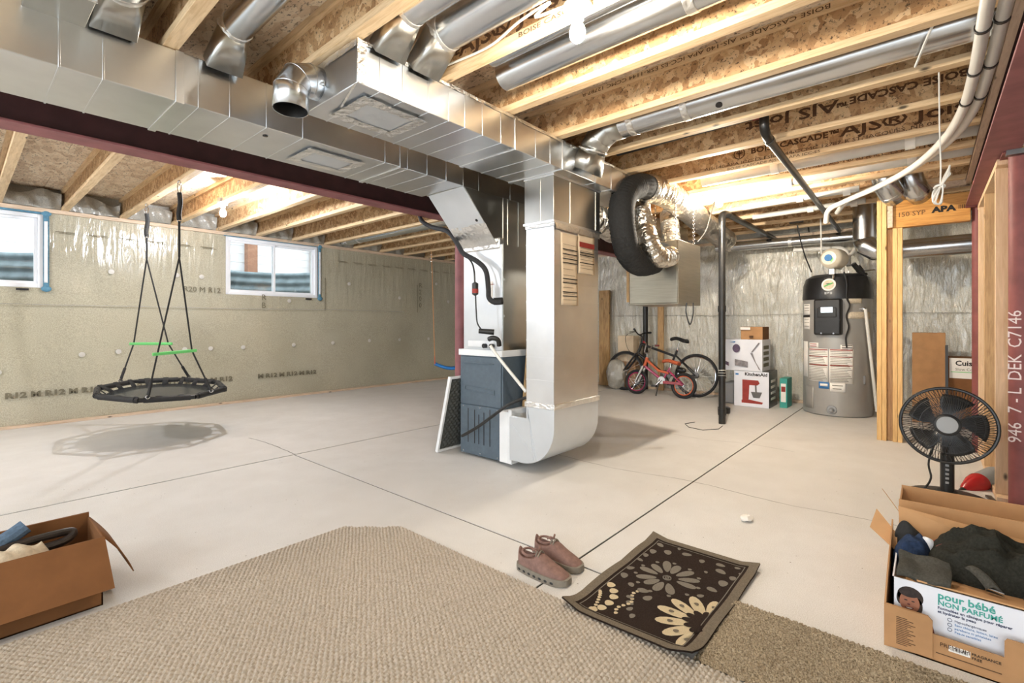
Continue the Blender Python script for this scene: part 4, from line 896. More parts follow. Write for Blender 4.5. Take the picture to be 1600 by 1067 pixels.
MB().lathe([(.042,0),(.042,.003)], tc-ax*.034+Vector((0,0,0)), -ax, 20).build('badge', M['blue_ink'], et)
MB().prism([tc-ax*.035+Vector((.0,-.02,-.02)), tc-ax*.035+Vector((0,-.09,.03)), tc-ax*.035+Vector((0,-.03,-.06))], tuple(-ax*.003)).build('badge_arrow', M['green'], et)
MB().cyl(tc+ax*.1+Vector((0,0,-.25)), tc+ax*.1+Vector((0,0,-.1)), .014, 10).build('stem', M['chrome'], et)
MB().box(tc.x+.06,tc.x+.14,tc.y-.05,tc.y+.02,tc.z-.20,tc.z-.12).build('valve', M['chrome'], et, bevel=.01)
pp_ = thing('supply_piping', 'white plastic pipes joining above the water heater', 'pipes', tuple(P(1310,425,6.3)))
MB().tube(catmull([P(1240,391,6.6),P(1262,390,6.5),P(1300,388,6.4),P(1316,389,6.35),P(1325,398,6.3),P(1326,415,6.25)],6), .028, 12).build('elbow_pipe', M['pvc'], pp_)
MB().tube([P(1339,385,6.2),P(1312,420,6.1)], .02, 10).build('slant_pipe', M['pvc'], pp_)
MB().tube([P(1282,330,6.2),P(1284,418,6.2)], .009, 8).build('thin_riser', M['pvc'], pp_)
for u, v in ((1341,420),(1348,424)): MB().cyl(P(u-8,v-8,5.95), P(u+4,v+6,5.95), .03, 10).build('fitting', M['abs'], pp_)
MB().tube(catmull([P(1338,424,5.95),P(1352,430,5.9),P(1355,437,5.9),P(1344,441,5.95)],5), .008, 8).build('fitting_loop', M['abs'], pp_)
MB().cyl(P(1350,424,5.9), P(1366,422,5.9), .015, 10).build('valve_stem', M['chrome'], pp_)
MB().tube(catmull([P(1246,352,6.4),P(1250,372,6.4),P(1258,400,6.35),P(1268,425,6.2)],6), .008, 6).build('black_wire', M['abs'], pp_)
MB().box(*(lambda c: (c.x-.12,c.x+.12,c.y-.08,c.y+.08,c.z-.06,c.z+.06))(P(1246,343,6.6))).build('junction_box', M['dkmetal'], pp_, bevel=.004)
# ================================================================ BIKES
def wheel(root, M4, y, z, R, tyre, rimm, tr, nsp):
    w = MB(M4).torus((0,y,z),(1,0,0),R-tr,tr,40,10).build('wheel', tyre, root)
    MB(M4).torus((0,y,z),(1,0,0),R-2*tr-.004,.009,40,8).build('rim', rimm, w)
    sp = MB(M4)
    for k in range(nsp):
        a = 2*PI*k/nsp; sx = .018 if k % 2 else -.018
        sp.tube([(sx, y+.02*math.cos(a+.6), z+.02*math.sin(a+.6)), (0, y+(R-2*tr-.006)*math.cos(a), z+(R-2*tr-.006)*math.sin(a))], .0015, 4, caps=False)
    sp.build('spokes', M['chrome'], w)
    MB(M4).cyl((-.04,y,z),(.04,y,z),.016,10).build('hub', M['chrome'], w)
def T(o, M4, pts, r, mat, name, n=10): return MB(M4).tube(pts, r, n).build(name, mat, o)
M4 = Matrix.Translation((7.54,0,0)) @ Matrix.Rotation(math.radians(6),4,'Y')
bk = thing('bicycle', 'large black mountain bicycle leaning by the far wall', 'bicycle', (7.6, 3.35, 0))
yF, yR, zc = 3.96, 2.74, .335
wheel(bk, M4, yF, zc, .34, M['black_rub'], M['dkmetal'], .022, 28); wheel(bk, M4, yR, zc, .34, M['black_rub'], M['chrome'], .022, 28)
BB = (0,3.22,.30); HT = (0,3.68,.80); HB = (0,3.74,.64); SE = (0,3.06,.72)
T(bk,M4,[HB,BB],.022,M['black_pl'],'down_tube'); T(bk,M4,[HT,(0,3.09,.62)],.02,M['black_pl'],'top_tube'); T(bk,M4,[BB,SE],.017,M['black_pl'],'seat_tube'); T(bk,M4,[HT,HB],.024,M['black_pl'],'head_tube')
for s in (-.06,.06):
    T(bk,M4,[(s,yR,zc),(s*.4,BB[1],BB[2])],.011,M['black_pl'],'chain_stay'); T(bk,M4,[(s,yR,zc),(s*.3,3.09,.64)],.010,M['black_pl'],'seat_stay'); T(bk,M4,[(s,HB[1],HB[2]),(s,yF,zc)],.016,M['black_pl'],'fork_leg')
T(bk,M4,[SE,(0,3.03,.86)],.013,M['chrome'],'seat_post')
sd = MB(M4); sd.grid(10,6,lambda u,v: ((v*2-1)*(.025+.07*max(0,(u-.35))**.7), 3.17-.27*u, .90+.02*math.sin(u*5)-.03*abs(v*2-1)**3)); sd.build('saddle', M['black_rub'], bk, solid=.035, ang=60)
T(bk,M4,[HT,(0,3.67,.93)],.014,M['black_pl'],'stem'); T(bk,M4,[(0,3.67,.93),(0,3.73,.96)],.014,M['black_pl'],'stem')
T(bk,M4,catmull([(-.30,3.68,1.02),(-.16,3.72,1.0),(0,3.73,.96),(.16,3.72,1.0),(.30,3.68,1.02)],5),.012,M['black_pl'],'handlebar')
for s in (-1,1): T(bk,M4,[(s*.2,3.71,1.01),(s*.32,3.67,1.025)],.017,M['black_rub'],'grip'); T(bk,M4,[(s*.16,3.75,1.0),(s*.27,3.78,.98)],.006,M['black_pl'],'brake_lever')
T(bk,M4,catmull([(-.1,3.76,1.0),(-.12,3.92,.92),(-.05,3.90,.70),(0,3.78,.62)],6),.004,M['abs'],'brake_cable',6)
MB(M4).lathe([(.09,-.004),(.09,.004)],(-.05,BB[1],BB[2]),(1,0,0),24).build('chainring', M['dkmetal'], bk); MB(M4).lathe([(.05,-.02),(.05,.02)],(-.03,yR,zc),(1,0,0),20).build('cassette', M['dkmetal'], bk)
T(bk,M4,[(-.08,BB[1],BB[2]),(-.09,3.10,.16)],.01,M['dkmetal'],'crank'); MB(M4).box(-.16,-.08,3.07,3.14,.15,.17).build('pedal', M['black_pl'], bk); MB(M4).ball((-.02,2.98,.40),(.03,.09,.05),12,8).build('chain_guard', M['abs'], bk)
M5 = Matrix.Translation((7.27,0,0)) @ Matrix.Rotation(math.radians(8),4,'Y')
kb = thing('kids_bicycle', 'small pink and orange kids bicycle in front of the black one', 'bicycle', (7.27, 3.2, 0))
yF, yR, zc = 3.61, 2.83, .195
wheel(kb, M5, yF, zc, .20, M['black_rub'], M['bike_pink'], .024, 18); wheel(kb, M5, yR, zc, .20, M['black_rub'], M['bike_org'], .026, 18)
BB = (0,3.17,.25); HT = (0,3.46,.56); HB = (0,3.49,.46)
T(kb,M5,[HT,(0,3.25,.40),(0,3.08,.37)],.020,M['bike_org'],'top_tube'); T(kb,M5,[HB,BB],.022,M['bike_pink'],'down_tube'); T(kb,M5,[BB,(0,3.06,.46)],.016,M['bike_pink'],'seat_tube'); T(kb,M5,[(0,3.45,.60),HB],.024,M['bike_org'],'head_tube')
for s in (-.05,.05):
    T(kb,M5,[(s,yR,zc),(s*.4,BB[1],BB[2])],.011,M['bike_red'],'chain_stay'); T(kb,M5,[(s,yR,zc),(s*.3,3.07,.40)],.011,M['bike_pink'],'seat_stay'); T(kb,M5,[(s,HB[1],HB[2]),(s,yF,zc)],.018,M['chrome'],'fork_leg')
T(kb,M5,[(0,3.06,.44),(0,3.05,.53)],.012,M['chrome'],'seat_post')
MB(M5).grid(10,6,lambda u,v: ((v*2-1)*(.025+.065*max(0,(u-.3))**.7), 3.18-.26*u, .56+.015*math.sin(u*5)-.03*abs(v*2-1)**3)).build('saddle', M['bike_org'], kb, solid=.035, ang=60)
T(kb,M5,[(0,3.45,.58),(0,3.46,.68)],.013,M['chrome'],'stem')
for s in (-1,1): T(kb,M5,catmull([(0,3.46,.67),(s*.07,3.47,.68),(s*.12,3.43,.80),(s*.26,3.40,.82)],5),.011,M['chrome'],'handlebar'); T(kb,M5,[(s*.18,3.415,.815),(s*.28,3.395,.825)],.016,M['bike_red'],'grip')
MB(M5).lathe([(.06,-.004),(.06,.004)],(-.05,BB[1],BB[2]),(1,0,0),20).build('chainring', M['chrome'], kb); MB(M5).box(-.06,-.05,2.86,3.14,.20,.24).build('chain_guard', M['bike_red'], kb)
T(kb,M5,[(-.07,BB[1],BB[2]),(-.08,3.25,.16)],.009,M['chrome'],'crank'); MB(M5).box(-.15,-.07,3.22,3.29,.14,.165).build('pedal', M['black_pl'], kb); T(kb,M5,[(-.05,3.2,.26),(-.10,3.22,.0)],.01,M['black_pl'],'kickstand')
# ================================================================ STORED BOXES BY THE FAR WALL
def carton(name, label, x0, x1, y0, y1, z0, z1, front, side, grp=None):
    r = thing(name, label, 'box', ((x0+x1)/2, (y0+y1)/2, z0), grp)
    MB().box(x0, x1, y0, y1, z0, z1).build('carton', side, r, bevel=.003)
    if front is not side: MB().box(x0-.002, x0, y0+.002, y1-.002, z0+.002, z1-.002).build('front_print', front, r)
    return r
k1 = carton('appliance_box', 'white mixer box with a red stand mixer picture', 7.15, 7.62, 1.615, 2.06, 0, .49, M['white_card'], M['abs'])
text('KitchenAid', .06, frame((7.147,1.92,.43),(0,-1,0),(0,0,1)), 'lettering', M['ink'], k1, sx=1.05, bold=.002)
X = 7.1475
def pr(pts, mat, nm, par, x=X): MB().prism([(x, y, z) for y, z in pts], (-.002,0,0)).build(nm, mat, par)
pr([(1.96,.05),(1.70,.05),(1.69,.075),(1.86,.10),(1.96,.09)], M['red_ink'], 'printed_mixer_base', k1); pr([(1.95,.09),(1.87,.10),(1.86,.30),(1.95,.32)], M['red_ink'], 'printed_mixer_column', k1)
pr([(1.95,.32),(1.95,.37),(1.75,.37),(1.73,.33),(1.76,.30),(1.86,.30)], M['red_ink'], 'printed_mixer_head', k1); pr([(1.84,.21),(1.70,.21),(1.73,.13),(1.81,.13)], M['dkmetal'], 'printed_bowl', k1, 7.1455); pr([(1.79,.30),(1.77,.30),(1.765,.2),(1.785,.2)], M['dkmetal'], 'printed_shaft', k1)
for z in (.10,.18,.26,.34): MB().box(7.25,7.5,1.613,1.615,z,z+.035).build('side_print', M['white_pa'], k1)
MB().box(7.147,7.149,2.0,2.04,.43,.455).build('corner_mark', M['blue_ink'], k1)
k2 = carton('appliance_box', 'white vacuum box with purple picture on the mixer box', 7.16, 7.60, 1.70, 2.20, .49, .925, M['white_card'], M['white_card'])
X = 7.1575
M['violet_ink'] = plain('violet_ink', (92,74,98), .6, 0, .3, 40, 0); M['grey_ink'] = plain('grey_ink', (128,124,128), .6, 0, .3, 30, 0)
pr([(2.03+.05*math.cos(a), .80+.06*math.sin(a)) for a in [2*PI*i/14 for i in range(14)]], M['violet_ink'], 'printed_picture', k2); pr([(2.05,.56),(1.88,.54),(1.88,.62),(2.05,.65)], M['grey_ink'], 'printed_picture', k2)
pr([(1.84,.75),(1.82,.75),(1.73,.88),(1.745,.885)], M['grey_ink'], 'printed_vacuum', k2); pr([(1.85,.74),(1.83,.70),(1.74,.52),(1.72,.51),(1.78,.62),(1.82,.74)], M['grey_ink'], 'printed_vacuum', k2); pr([(2.18,.57),(2.13,.55),(2.13,.60),(2.18,.62)], M['violet_ink'], 'printed_tools', k2); pr([(2.12,.885),(2.04,.90),(2.05,.88)], M['blue_ink'], 'printed_swoosh', k2)
for z in (.55,.63,.71,.79): MB().box(7.22,7.5,1.698,1.70,z,z+.05).build('side_print', M['ink_gr'], k2)
k3 = carton('shipping_box', 'small brown shipping carton on top of the stack', 7.18, 7.52, 1.70, 1.98, .925, 1.10, M['card'], M['card_dk'])
X = 7.1775; pr([(1.975,1.095),(1.85,1.095),(1.85,1.06),(1.975,1.06)], M['white_pa'], 'shipping_label', k3); pr([(1.96,1.085),(1.87,1.085),(1.87,1.072),(1.96,1.072)], M['ink'], 'label_print', k3, 7.1755); pr([(1.86,.98),(1.81,.98),(1.81,.95),(1.86,.95)], M['ink_br'], 'printed_mark', k3)
k4 = carton('toy_box', 'tall teal box standing beside the mixer box', 7.35, 7.65, 1.44, 1.53, 0, .40, M['teal_ink'], M['teal_ink'])
MB().box(7.346,7.348,1.455,1.515,.08,.33).build('box_print', M['white_pa'], k4); MB().box(7.345,7.347,1.46,1.51,.22,.29).build('box_print', M['red_ink'], k4)
o = MB().box(7.28,7.60,2.10,2.24,0,.30).build('plastic_bin', M['grey_pl'], bevel=.02); tag(o, 'grey plastic bin half hidden behind the drain stack', 'bin')
MB().box(7.26,7.62,2.09,2.25,.28,.31).build('rim', M['grey_pl'], o) if False else None
p_ = P(1138,645,0) ; o = MB().lathe([(.07,0),(.075,.02),(.075,.07),(.06,.08)], (6.45,1.98,0), (0,0,1), 20).build('weight_plate', M['abs']); tag(o, 'small black disc on the floor behind the drain stack', 'weight')
c_ = carton('storage_box', 'pale cardboard box standing behind the black bicycle wheel', 7.72, 7.95, 3.88, 4.18, .48, .93, M['paper'], M['paper']); carton('storage_box', 'brown cardboard box under the pale box', 7.72, 7.95, 3.85, 4.2, 0, .48, M['card'], M['card'])
def sack(u, v): 
    a = 2*PI*u; t = v*PI; f = 1+.34*noise.noise(Vector((math.cos(a)*3,math.sin(a)*3,v*6)))+.05*math.sin(a*11)*(v); return (7.55+.13*math.sin(t)**.7*math.cos(a)*f if v < 1 else 7.55, 4.12+.17*math.sin(t)**.7*math.sin(a)*f, .0+.52*(1-math.cos(t))/2)
o = MB().grid(32, 16, sack).build('garbage_bag', M['poly'], ang=50); tag(o, 'crumpled clear bag behind the front wheel', 'bag')
o = MB().grid(24, 12, lambda u, v: (7.3+.16*math.cos(2*PI*u)*(1-.3*v)+.02*noise.noise(Vector((u*20,v*4,1))), 4.55+.16*math.sin(2*PI*u)*(1-.3*v), .75*v+.03*math.sin(u*40)*v)).build('paper_bag', M['card'], ang=50, solid=.004); tag(o, 'brown paper bag with crumpled top right of the return drop', 'bag')
o = MB().box(7.88,7.93,4.45,4.66,.0,1.76).build('plywood_panel', M['cedar'], bevel=.003); tag(o, 'narrow plywood panel standing against the far wall', 'board')
pb = thing('vent_pole', 'black pipe against the far wall below the air exchanger', 'pipe', (7.88, 3.73, 0)); MB().cyl((7.88,3.73,0),(7.88,3.73,ZJ),.042,16).build('pipe', M['abs'], pb)
for z in (.6, 1.6): MB().lathe([(.05,0),(.05,.08)], (7.88,3.73,z), (0,0,1), 16).build('coupling', M['abs'], pb)
o = MB().box(7.90,7.94,3.42,3.52,0,2.4).build('wall_strap', M['cedar'], bevel=.003); tag(o, 'thin wood strip on the far wall beside the black pipe', 'board')
# beyond the doorway
carton('tall_carton', 'tall brown carton standing beyond the doorway', 7.3, 7.55, -.15, .14, 0, 1.04, M['card'], M['card'])
kc = carton('appliance_box', 'appliance carton with white lettered band beyond the doorway', 7.15, 7.6, -.62, -.175, 0, .77, M['card_dk'], M['card_dk'])
MB().box(7.146,7.1485,-.62,-.178,.55,.77).build('white_band', M['white_pa'], kc); text('Cuisinart', .075, frame((7.1455,-.225,.69),(0,-1,0),(0,0,1)), 'lettering', M['ink'], kc, bold=.002); text('Slow Cooker', .04, frame((7.1455,-.225,.635),(0,-1,0),(0,0,1)), 'lettering', M['ink_gr'], kc)
MB().box(7.1455,7.147,-.60,-.19,.615,.622).build('band_line', M['green'], kc)
bd = MB().obox((7.1,-.155,.55),(.01,0,.0),(0,.012,0),(.04,0,.36)).build('black_rail', M['abs']); tag(bd, 'thin black rail leaning between the two cartons', 'rail')
# ================================================================ FAN, VACUUM
fn = thing('pedestal_fan', 'black pedestal fan with a grey hub standing by the stud wall', 'fan', (4.07, -.085, 0))
fc = P(1480, 664, 3.0); N = (Vector((0,0,1.15))-fc).normalized(); up = Vector((0,0,1)); sx_ = up.cross(N).normalized(); uu = N.cross(sx_)
FR = .228
def fp(r, a, z): return fc + (sx_*math.cos(a)+uu*math.sin(a))*r + N*z
MB().torus(fc+N*.0, N, FR, .010, 48, 8).build('guard_ring', M['black_pl'], fn)
mb = MB()
for k in range(90):
    a = 2*PI*k/90; mb.tube([fp(.062,a,.052),fp(.12,a+.12,.052),fp(.18,a+.22,.040),fp(.21,a+.26,.022),fp(FR,a+.28,.004)], .0021, 4, caps=False)
for r, z in ((.13,.052),(.17,.044)): mb.torus(fc+N*z, N, r, .0018, 40, 4)
mb.build('front_grille', M['black_pl'], fn)
mb = MB()
for k in range(60):
    a = 2*PI*k/60; mb.tube([fp(.06,a,-.085),fp(.16,a,-.08),fp(.21,a,-.05),fp(FR,a,-.004)], .0018, 4, caps=False)
mb.torus(fc-N*.083, N, .12, .002, 40, 4); mb.build('rear_grille', M['black_pl'], fn)
MB().lathe([(.066,.045),(.066,.056),(.056,.062)], fc, N, 32).build('hub_ring', M['black_pl'], fn); MB().lathe([(.052,.060),(.050,.066),(.03,.068)], fc, N, 32).build('hub_badge', M['grey_pl'], fn)
for k in range(5):
    a0 = 2*PI*k/5+.35
    def bl(u, v): 
        r = .045+.145*v; w = (.35+.55*math.sin(min(1,v*1.05)*PI*.62))*(u-.5); return tuple(fp(r, a0+w-.35*v, -.015+.05*(u-.5)))
    MB().grid(8, 8, bl).build('blade', M['abs'], fn, ang=60, solid=.002)
MB().lathe([(.045,-.02),(.045,.02)], fc-N*.01, N, 24).build('rotor_hub', M['abs'], fn)
MB().lathe([(.035,-.20),(.06,-.19),(.068,-.12),(.06,-.088)], fc, N, 24).build('motor_housing', M['black_pl'], fn)
bx0 = Vector((fc.x*1.045, fc.y*1.045, 0))
MB().tube([bx0+Vector((0,0,.02)), bx0+Vector((0,0,.30))], .036, 20).build('pole', M['black_pl'], fn); MB().tube([bx0+Vector((0,0,.30)), fc-N*.13], [.03,.03], 16).build('neck', M['black_pl'], fn)
bd = Vector((-bx0.x,-bx0.y,0)).normalized()
for k in range(5): MB().obox(bx0+bd*.037+Vector((0,0,.12+.028*k)), Vector((bd.y,-bd.x,0))*.009, bd*.004, (0,0,.007)).build('button', M['grey_pl'], fn, bevel=.002)
MB().lathe([(.225,0),(.23,.012),(.2,.028),(.06,.045),(.05,.06)], bx0, (0,0,1), 40).build('base', M['black_rub'], fn)
MB().tube(catmull([fc-N*.15+Vector((0,.03,-.03)), bx0+Vector((-.05,.09,.25)), bx0+Vector((-.06,.08,.14)), bx0+Vector((-.1,.12,.07)), bx0+Vector((-.05,.18,.03))],6), .006, 6).build('power_cord', M['abs'], fn)
vc = thing('hand_vacuum', 'red handheld vacuum lying behind the fan base', 'vacuum', tuple(P(1530,765,3.3)))
va, vb = P(1498,770,3.32), P(1578,728,3.45); dv = (vb-va)
MB().lathe([(.018,0),(.022,.06*1)], va, dv, 14).build('nozzle', M['abs'], vc)
MB().lathe([(.022,.05),(.035,.07),(.062,.16),(.066,.20),(.06,.22)], va, dv, 24).build('body', M['red_pl'], vc)
MB().lathe([(.06,.22),(.062,.25),(.055,.36),(.04,.40)], va, dv, 24).build('dust_bin', M['grey_pl'], vc)
MB().tube(catmull([va+Vector((0,0,-.01)), va+Vector((-.1,.02,-.035)), va+Vector((-.15,-.1,-.04)), va+Vector((-.3,-.3,-.03))],6), .008, 6).build('cord', M['abs'], vc)
for (a, b) in ((P(1490,782,3.15),P(1575,795,3.1)),(P(1500,775,3.2),P(1560,790,3.15))): pass
rk = MB().bar((4.05,-.36,.012),(4.45,-.30,.012),.03,.012).build('metal_rail', M['dkmetal']); tag(rk, 'thin metal rail lying on the floor beside the red column', 'rail')
# ================================================================ CLOTHES BOX (right)
T_ = .005
bxr = thing('display_tray', 'brown cardboard shipping tray with cut-down front at lower right', 'box', (2.4, -.2, 0))
x0, x1, y1, y0 = 2.178, 2.66, .119, -.42
MB().box(x0,x1,y0,y1,0,T_).build('bottom', M['card'], bxr)
MB().prism([(x0,y1,0),(x0,y1,.15),(x0,.0,.148),(x0,-.012,.135),(x0,-.012,.092),(x0,-.184,.088),(x0,-.184,.14),(x0,-.19,.15),(x0,y0,.15),(x0,y0,0)], (T_,0,0)).build('front', M['card'], bxr)
MB().prism([(x0-.0015,y1,0),(x0-.0015,y1,.15),(x0-.0015,.0,.148),(x0-.0015,-.012,.135),(x0-.0015,-.012,.012)], (-.004,0,0)).build('front_flap', M['card'], bxr)
MB().prism([(x0,y1,0),(x1,y1,0),(x1,y1,.30),(x0+.12,y1,.20),(x0,y1,.15)], (0,-T_,0)).build('side', M['card'], bxr); MB().box(x1-T_,x1,y0,y1,0,.2).build('back', M['card'], bxr); MB().box(x0,x1,y0,y0+T_,0,.2).build('side', M['card'], bxr)
for k in range(16): MB().box(x0-.0068,x0-.0057,.085-.03-.022*((k*7)%5)/4,.085,.022+.0062*k,.024+.0062*k).build('print_line', M['ink_br'], bxr)
MB().box(x0-.0012,x0,-.105,-.052,.052,.072).build('barcode_label', M['white_pa'], bxr)
for k in range(11): MB().box(x0-.0018,x0-.0012,-.062-.0036*k,-.0605-.0036*k,.057,.068).build('barcode_bar', M['ink'], bxr)
text('PREMIUM', .018, frame((x0-.0012,-.03,.06),(0,-1,0),(0,0,1)), 'lettering', M['ink_br'], bxr); text('FRAGRANCE', .012, frame((x0-.0012,-.108,.062),(0,-1,0),(0,0,1)), 'lettering', M['ink'], bxr); text('FREE', .012, frame((x0-.0012,-.108,.049),(0,-1,0),(0,0,1)), 'lettering', M['ink'], bxr)
for z in (.044,): MB().box(x0-.0012,x0,-.178,-.02,z-.012,z-.0095).build('print_line', M['ink_br'], bxr)
for y in (.02,): text('DEEP', .03, frame((x0-.0012,-.27,.02),(0,0,1),(0,1,0)), 'lettering', M['ink'], bxr)
ib = thing('diaper_carton', 'white printed carton with a smiling baby picture in the tray', 'box', (2.42, -.15, .006))
ix0, ix1, iy0, iy1, iz = 2.222, 2.62, -.40, .098, .233
MB().box(ix0,ix0+T_,iy0,iy1,.006,iz).build('front', M['white_card'], ib); MB().box(ix1-T_,ix1,iy0,iy1,.006,iz).build('back', M['card_in'], ib)
for y in (iy0, iy1-T_): MB().box(ix0,ix1,y,y+T_,.006,iz).build('side', M['white_card'], ib)
MB().box(ix0,ix1,iy0,iy1,.006,.012).build('bottom', M['card_in'], ib); MB().box(ix0+.006,ix1-.006,iy0+.006,iy1-.006,.17,.176).build('inner_layer', M['card_in'], ib)
MB().obox((ix0+.10,-.18,iz-.012),(.10,0,-.02),(0,.21,0),(.0005,0,.0025)).build('front_flap', M['card_in'], ib)
MB().prism([(ix1,iy1-.01,iz),(ix1+.055,iy1+.0,iz+.125),(ix1+.06,iy0,iz+.07),(ix1,iy0,iz)], (T_,0,0)).build('back_flap', M['card_in'], ib)
fa = [P(1401,862,1.98),P(1401,836,2.02),P(1369,796,2.16),P(1359,823,2.10)]
MB().prism(fa, (.0,-.002,.005)).build('side_flap', M['card_in'], ib)
# print on the front
X = ix0-.0004
def ell(cy, cz, ry, rz, mat, nm, x, n=20, a0=0, a1=2*PI): MB().prism([(x, cy+ry*math.cos(a0+(a1-a0)*i/n), cz+rz*math.sin(a0+(a1-a0)*i/n)) for i in range(n)], (-.0004,0,0)).build(nm, mat, ib)
M['skin_pr'] = plain('printed_skin', (150,98,74), .5, 0, .12, 30, 0); M['hair_pr'] = plain('printed_hair', (46,34,30), .6, 0, .4, 120, 0); M['shirt_pr'] = plain('printed_shirt', (120,58,48), .5, 0, .1, 20, 0); M['lip_pr'] = plain('printed_smile', (96,44,40), .5, 0, .1, 20, 0)
ell(.048,.178,.036,.034,M['hair_pr'],'picture_hair',X); ell(.026,.150,.012,.028,M['hair_pr'],'picture_hair',X); ell(.076,.165,.010,.022,M['hair_pr'],'picture_hair',X)
ell(.050,.157,.028,.036,M['skin_pr'],'picture_face',X-.0004); ell(.052,.187,.026,.012,M['hair_pr'],'picture_fringe',X-.0008)
for y in (.060,.040): ell(y,.163,.005,.0022,M['hair_pr'],'picture_eye',X-.0010,10)
ell(.052,.150,.0045,.003,M['lip_pr'],'picture_nose',X-.0010,10); ell(.051,.141,.013,.008,M['lip_pr'],'picture_mouth',X-.0010,12,PI,2*PI); ell(.051,.139,.009,.003,M['white_pa'],'picture_teeth',X-.0014,12,PI,2*PI)
MB().prism([(X-.0002,.06,.10),(X-.0002,.02,.118),(X-.0002,-.012,.10),(X-.0002,-.02,.06),(X-.0002,.06,.06)], (-.0003,0,0)).build('picture_shirt', M['shirt_pr'], ib)
fx = lambda y, z: frame((X-.0006, y, z), (0,-1,0), (0,0,1))
text('pour b\u00e9b\u00e9', .034, fx(-.025,.200), 'lettering', M['teal_ink'], ib, ext=.0003, bold=.0008); text('NON PARFUM\u00c9', .023, fx(-.025,.178), 'lettering', M['teal_ink'], ib, ext=.0003, bold=.0006)
for i, s in enumerate(('Formul\u00e9es en clinique pour r\u00e9parer','et hydrater la peau')): text(s, .0125, fx(-.025,.164-.013*i), 'lettering', M['navy_ink'], ib, ext=.0003, bold=.0003)
for i, s in enumerate(('Hypoallerg\u00e9niques','Sans chlore, lotion, latex','parabens ni phtalates','Peaux sensibles')): text(s, .0105, fx(-.068,.134-.0125*i), 'lettering', M['blue_ink'] if i else M['navy_ink'], ib, ext=.0003)
for i in range(3): MB().torus((X-.0008,-.056,.137-.0165*i),(1,0,0),.0055,.0008,14,4).build('icon', M['navy_ink'], ib)
# carton behind
cb = thing('open_carton', 'open brown carton behind the clothes', 'box', (2.95, -.2, 0))
for a in ((2.80,2.806,-.6,.10,0,.352),(3.10,3.106,-.6,.10,0,.34)): MB().box(*a).build('wall', M['card_in'], cb)
for y in (-.6,.094): MB().box(2.806,3.10,y,y+.006,0,.33).build('wall', M['card'], cb)
MB().box(2.806,3.1,-.594,.094,0,.006).build('bottom', M['card'], cb); MB().obox((2.84,.125,.32),(.04,.01,0),(0,.002,.001),(.0,.03,.045)).build('flap', M['card'], cb)
# clothes
def cloth(name, label, c, rx, ry, h, mat, seed, rot=0, fold=.03, nn=44, base=-.02, grp='clothes heaped on the white carton', spread=3):
    c = Vector(c); cr, sr = math.cos(rot), math.sin(rot)
    def f(u, v):
        r = min(1, v*1.0); a = 2*PI*u
        ed = 1+.16*noise.noise(Vector((math.cos(a)*1.7+seed, math.sin(a)*1.7, seed)))
        x, y = rx*r*ed*math.cos(a), ry*r*ed*math.sin(a)
        q = Vector((x*9+seed, y*9, seed*1.3)); w = noise.noise(q)*1.2
        z = h*max(0, 1-r**spread)**.6 + fold*(1-abs(noise.noise(Vector((x*11+w+seed, y*7, seed)))*2))*(1-r**4) + fold*.5*noise.noise(Vector((x*24+seed, y*20+w, 2)))*(1-r**6)
        if r > .97: z = base
        return (c.x+x*cr-y*sr, c.y+x*sr+y*cr, c.z+z)
    o = MB().grid(nn, nn//2, f).build(name, M[mat], ang=80); return tag(o, label, 'clothing', grp)
jk = cloth('jacket', 'charcoal fleece jacket with a buckled strap heaped on the carton', (2.50,-.19,.20), .15, .215, .135, 'charcoal', 3.3, .2, .045, 80)
M['white_b'] = M['chrome']
MB().grid(12, 4, lambda u, v: (2.33-.05*u+.0*v, -.10-.05*u-.035*v, .285-.035*u*u+.012*math.sin(PI*v))).build('sleeve_strap', M['grey_fab'], jk, solid=.012, ang=60)
MB().tube([(2.282,-.148,.255),(2.272,-.19,.252),(2.285,-.192,.238),(2.292,-.15,.24)], .0035, 6, closed=True).build('buckle', M['chrome'], jk)
cloth('jacket', 'black garment half hidden at the right edge of the clothes heap', (2.40,-.34,.18), .13, .11, .09, 'black_fab', 8.1, 0, .03)
cloth('shirt', 'navy cloth at the left of the clothes heap', (2.50,.045,.19), .10, .062, .075, 'navy', 1.2, 0, .045)
cloth('shirt', 'black cloth at the far left corner of the clothes heap', (2.60,.055,.21), .045, .06, .09, 'black_fab', 5.5, 0, .03)
cloth('shirt', 'white cloth tucked in the clothes heap', (2.535,.0,.235), .035, .032, .05, 'white_cl', 2.2, .3, .015, 24)
cloth('shirt', 'maroon cloth beside the white one', (2.52,-.035,.235), .045, .028, .045, 'maroon', 4.1, .4, .02, 24)
kn = MB().grid(20, 14, lambda u, v: (2.226+.135*v+.005*math.sin(u*6), .088-.146*u-.006*math.sin(v*3), .25+.022*v+.014*max(0,1-abs(v-.85)/.14)+.005*math.sin(u*9+v*2)-.012*max(0,.15-v)/.15)).build('knit_hat', M['grey_fab'], solid=.02, ang=60, sub=1); tag(kn, 'dark grey folded knit hat lying over the carton front edge', 'hat')
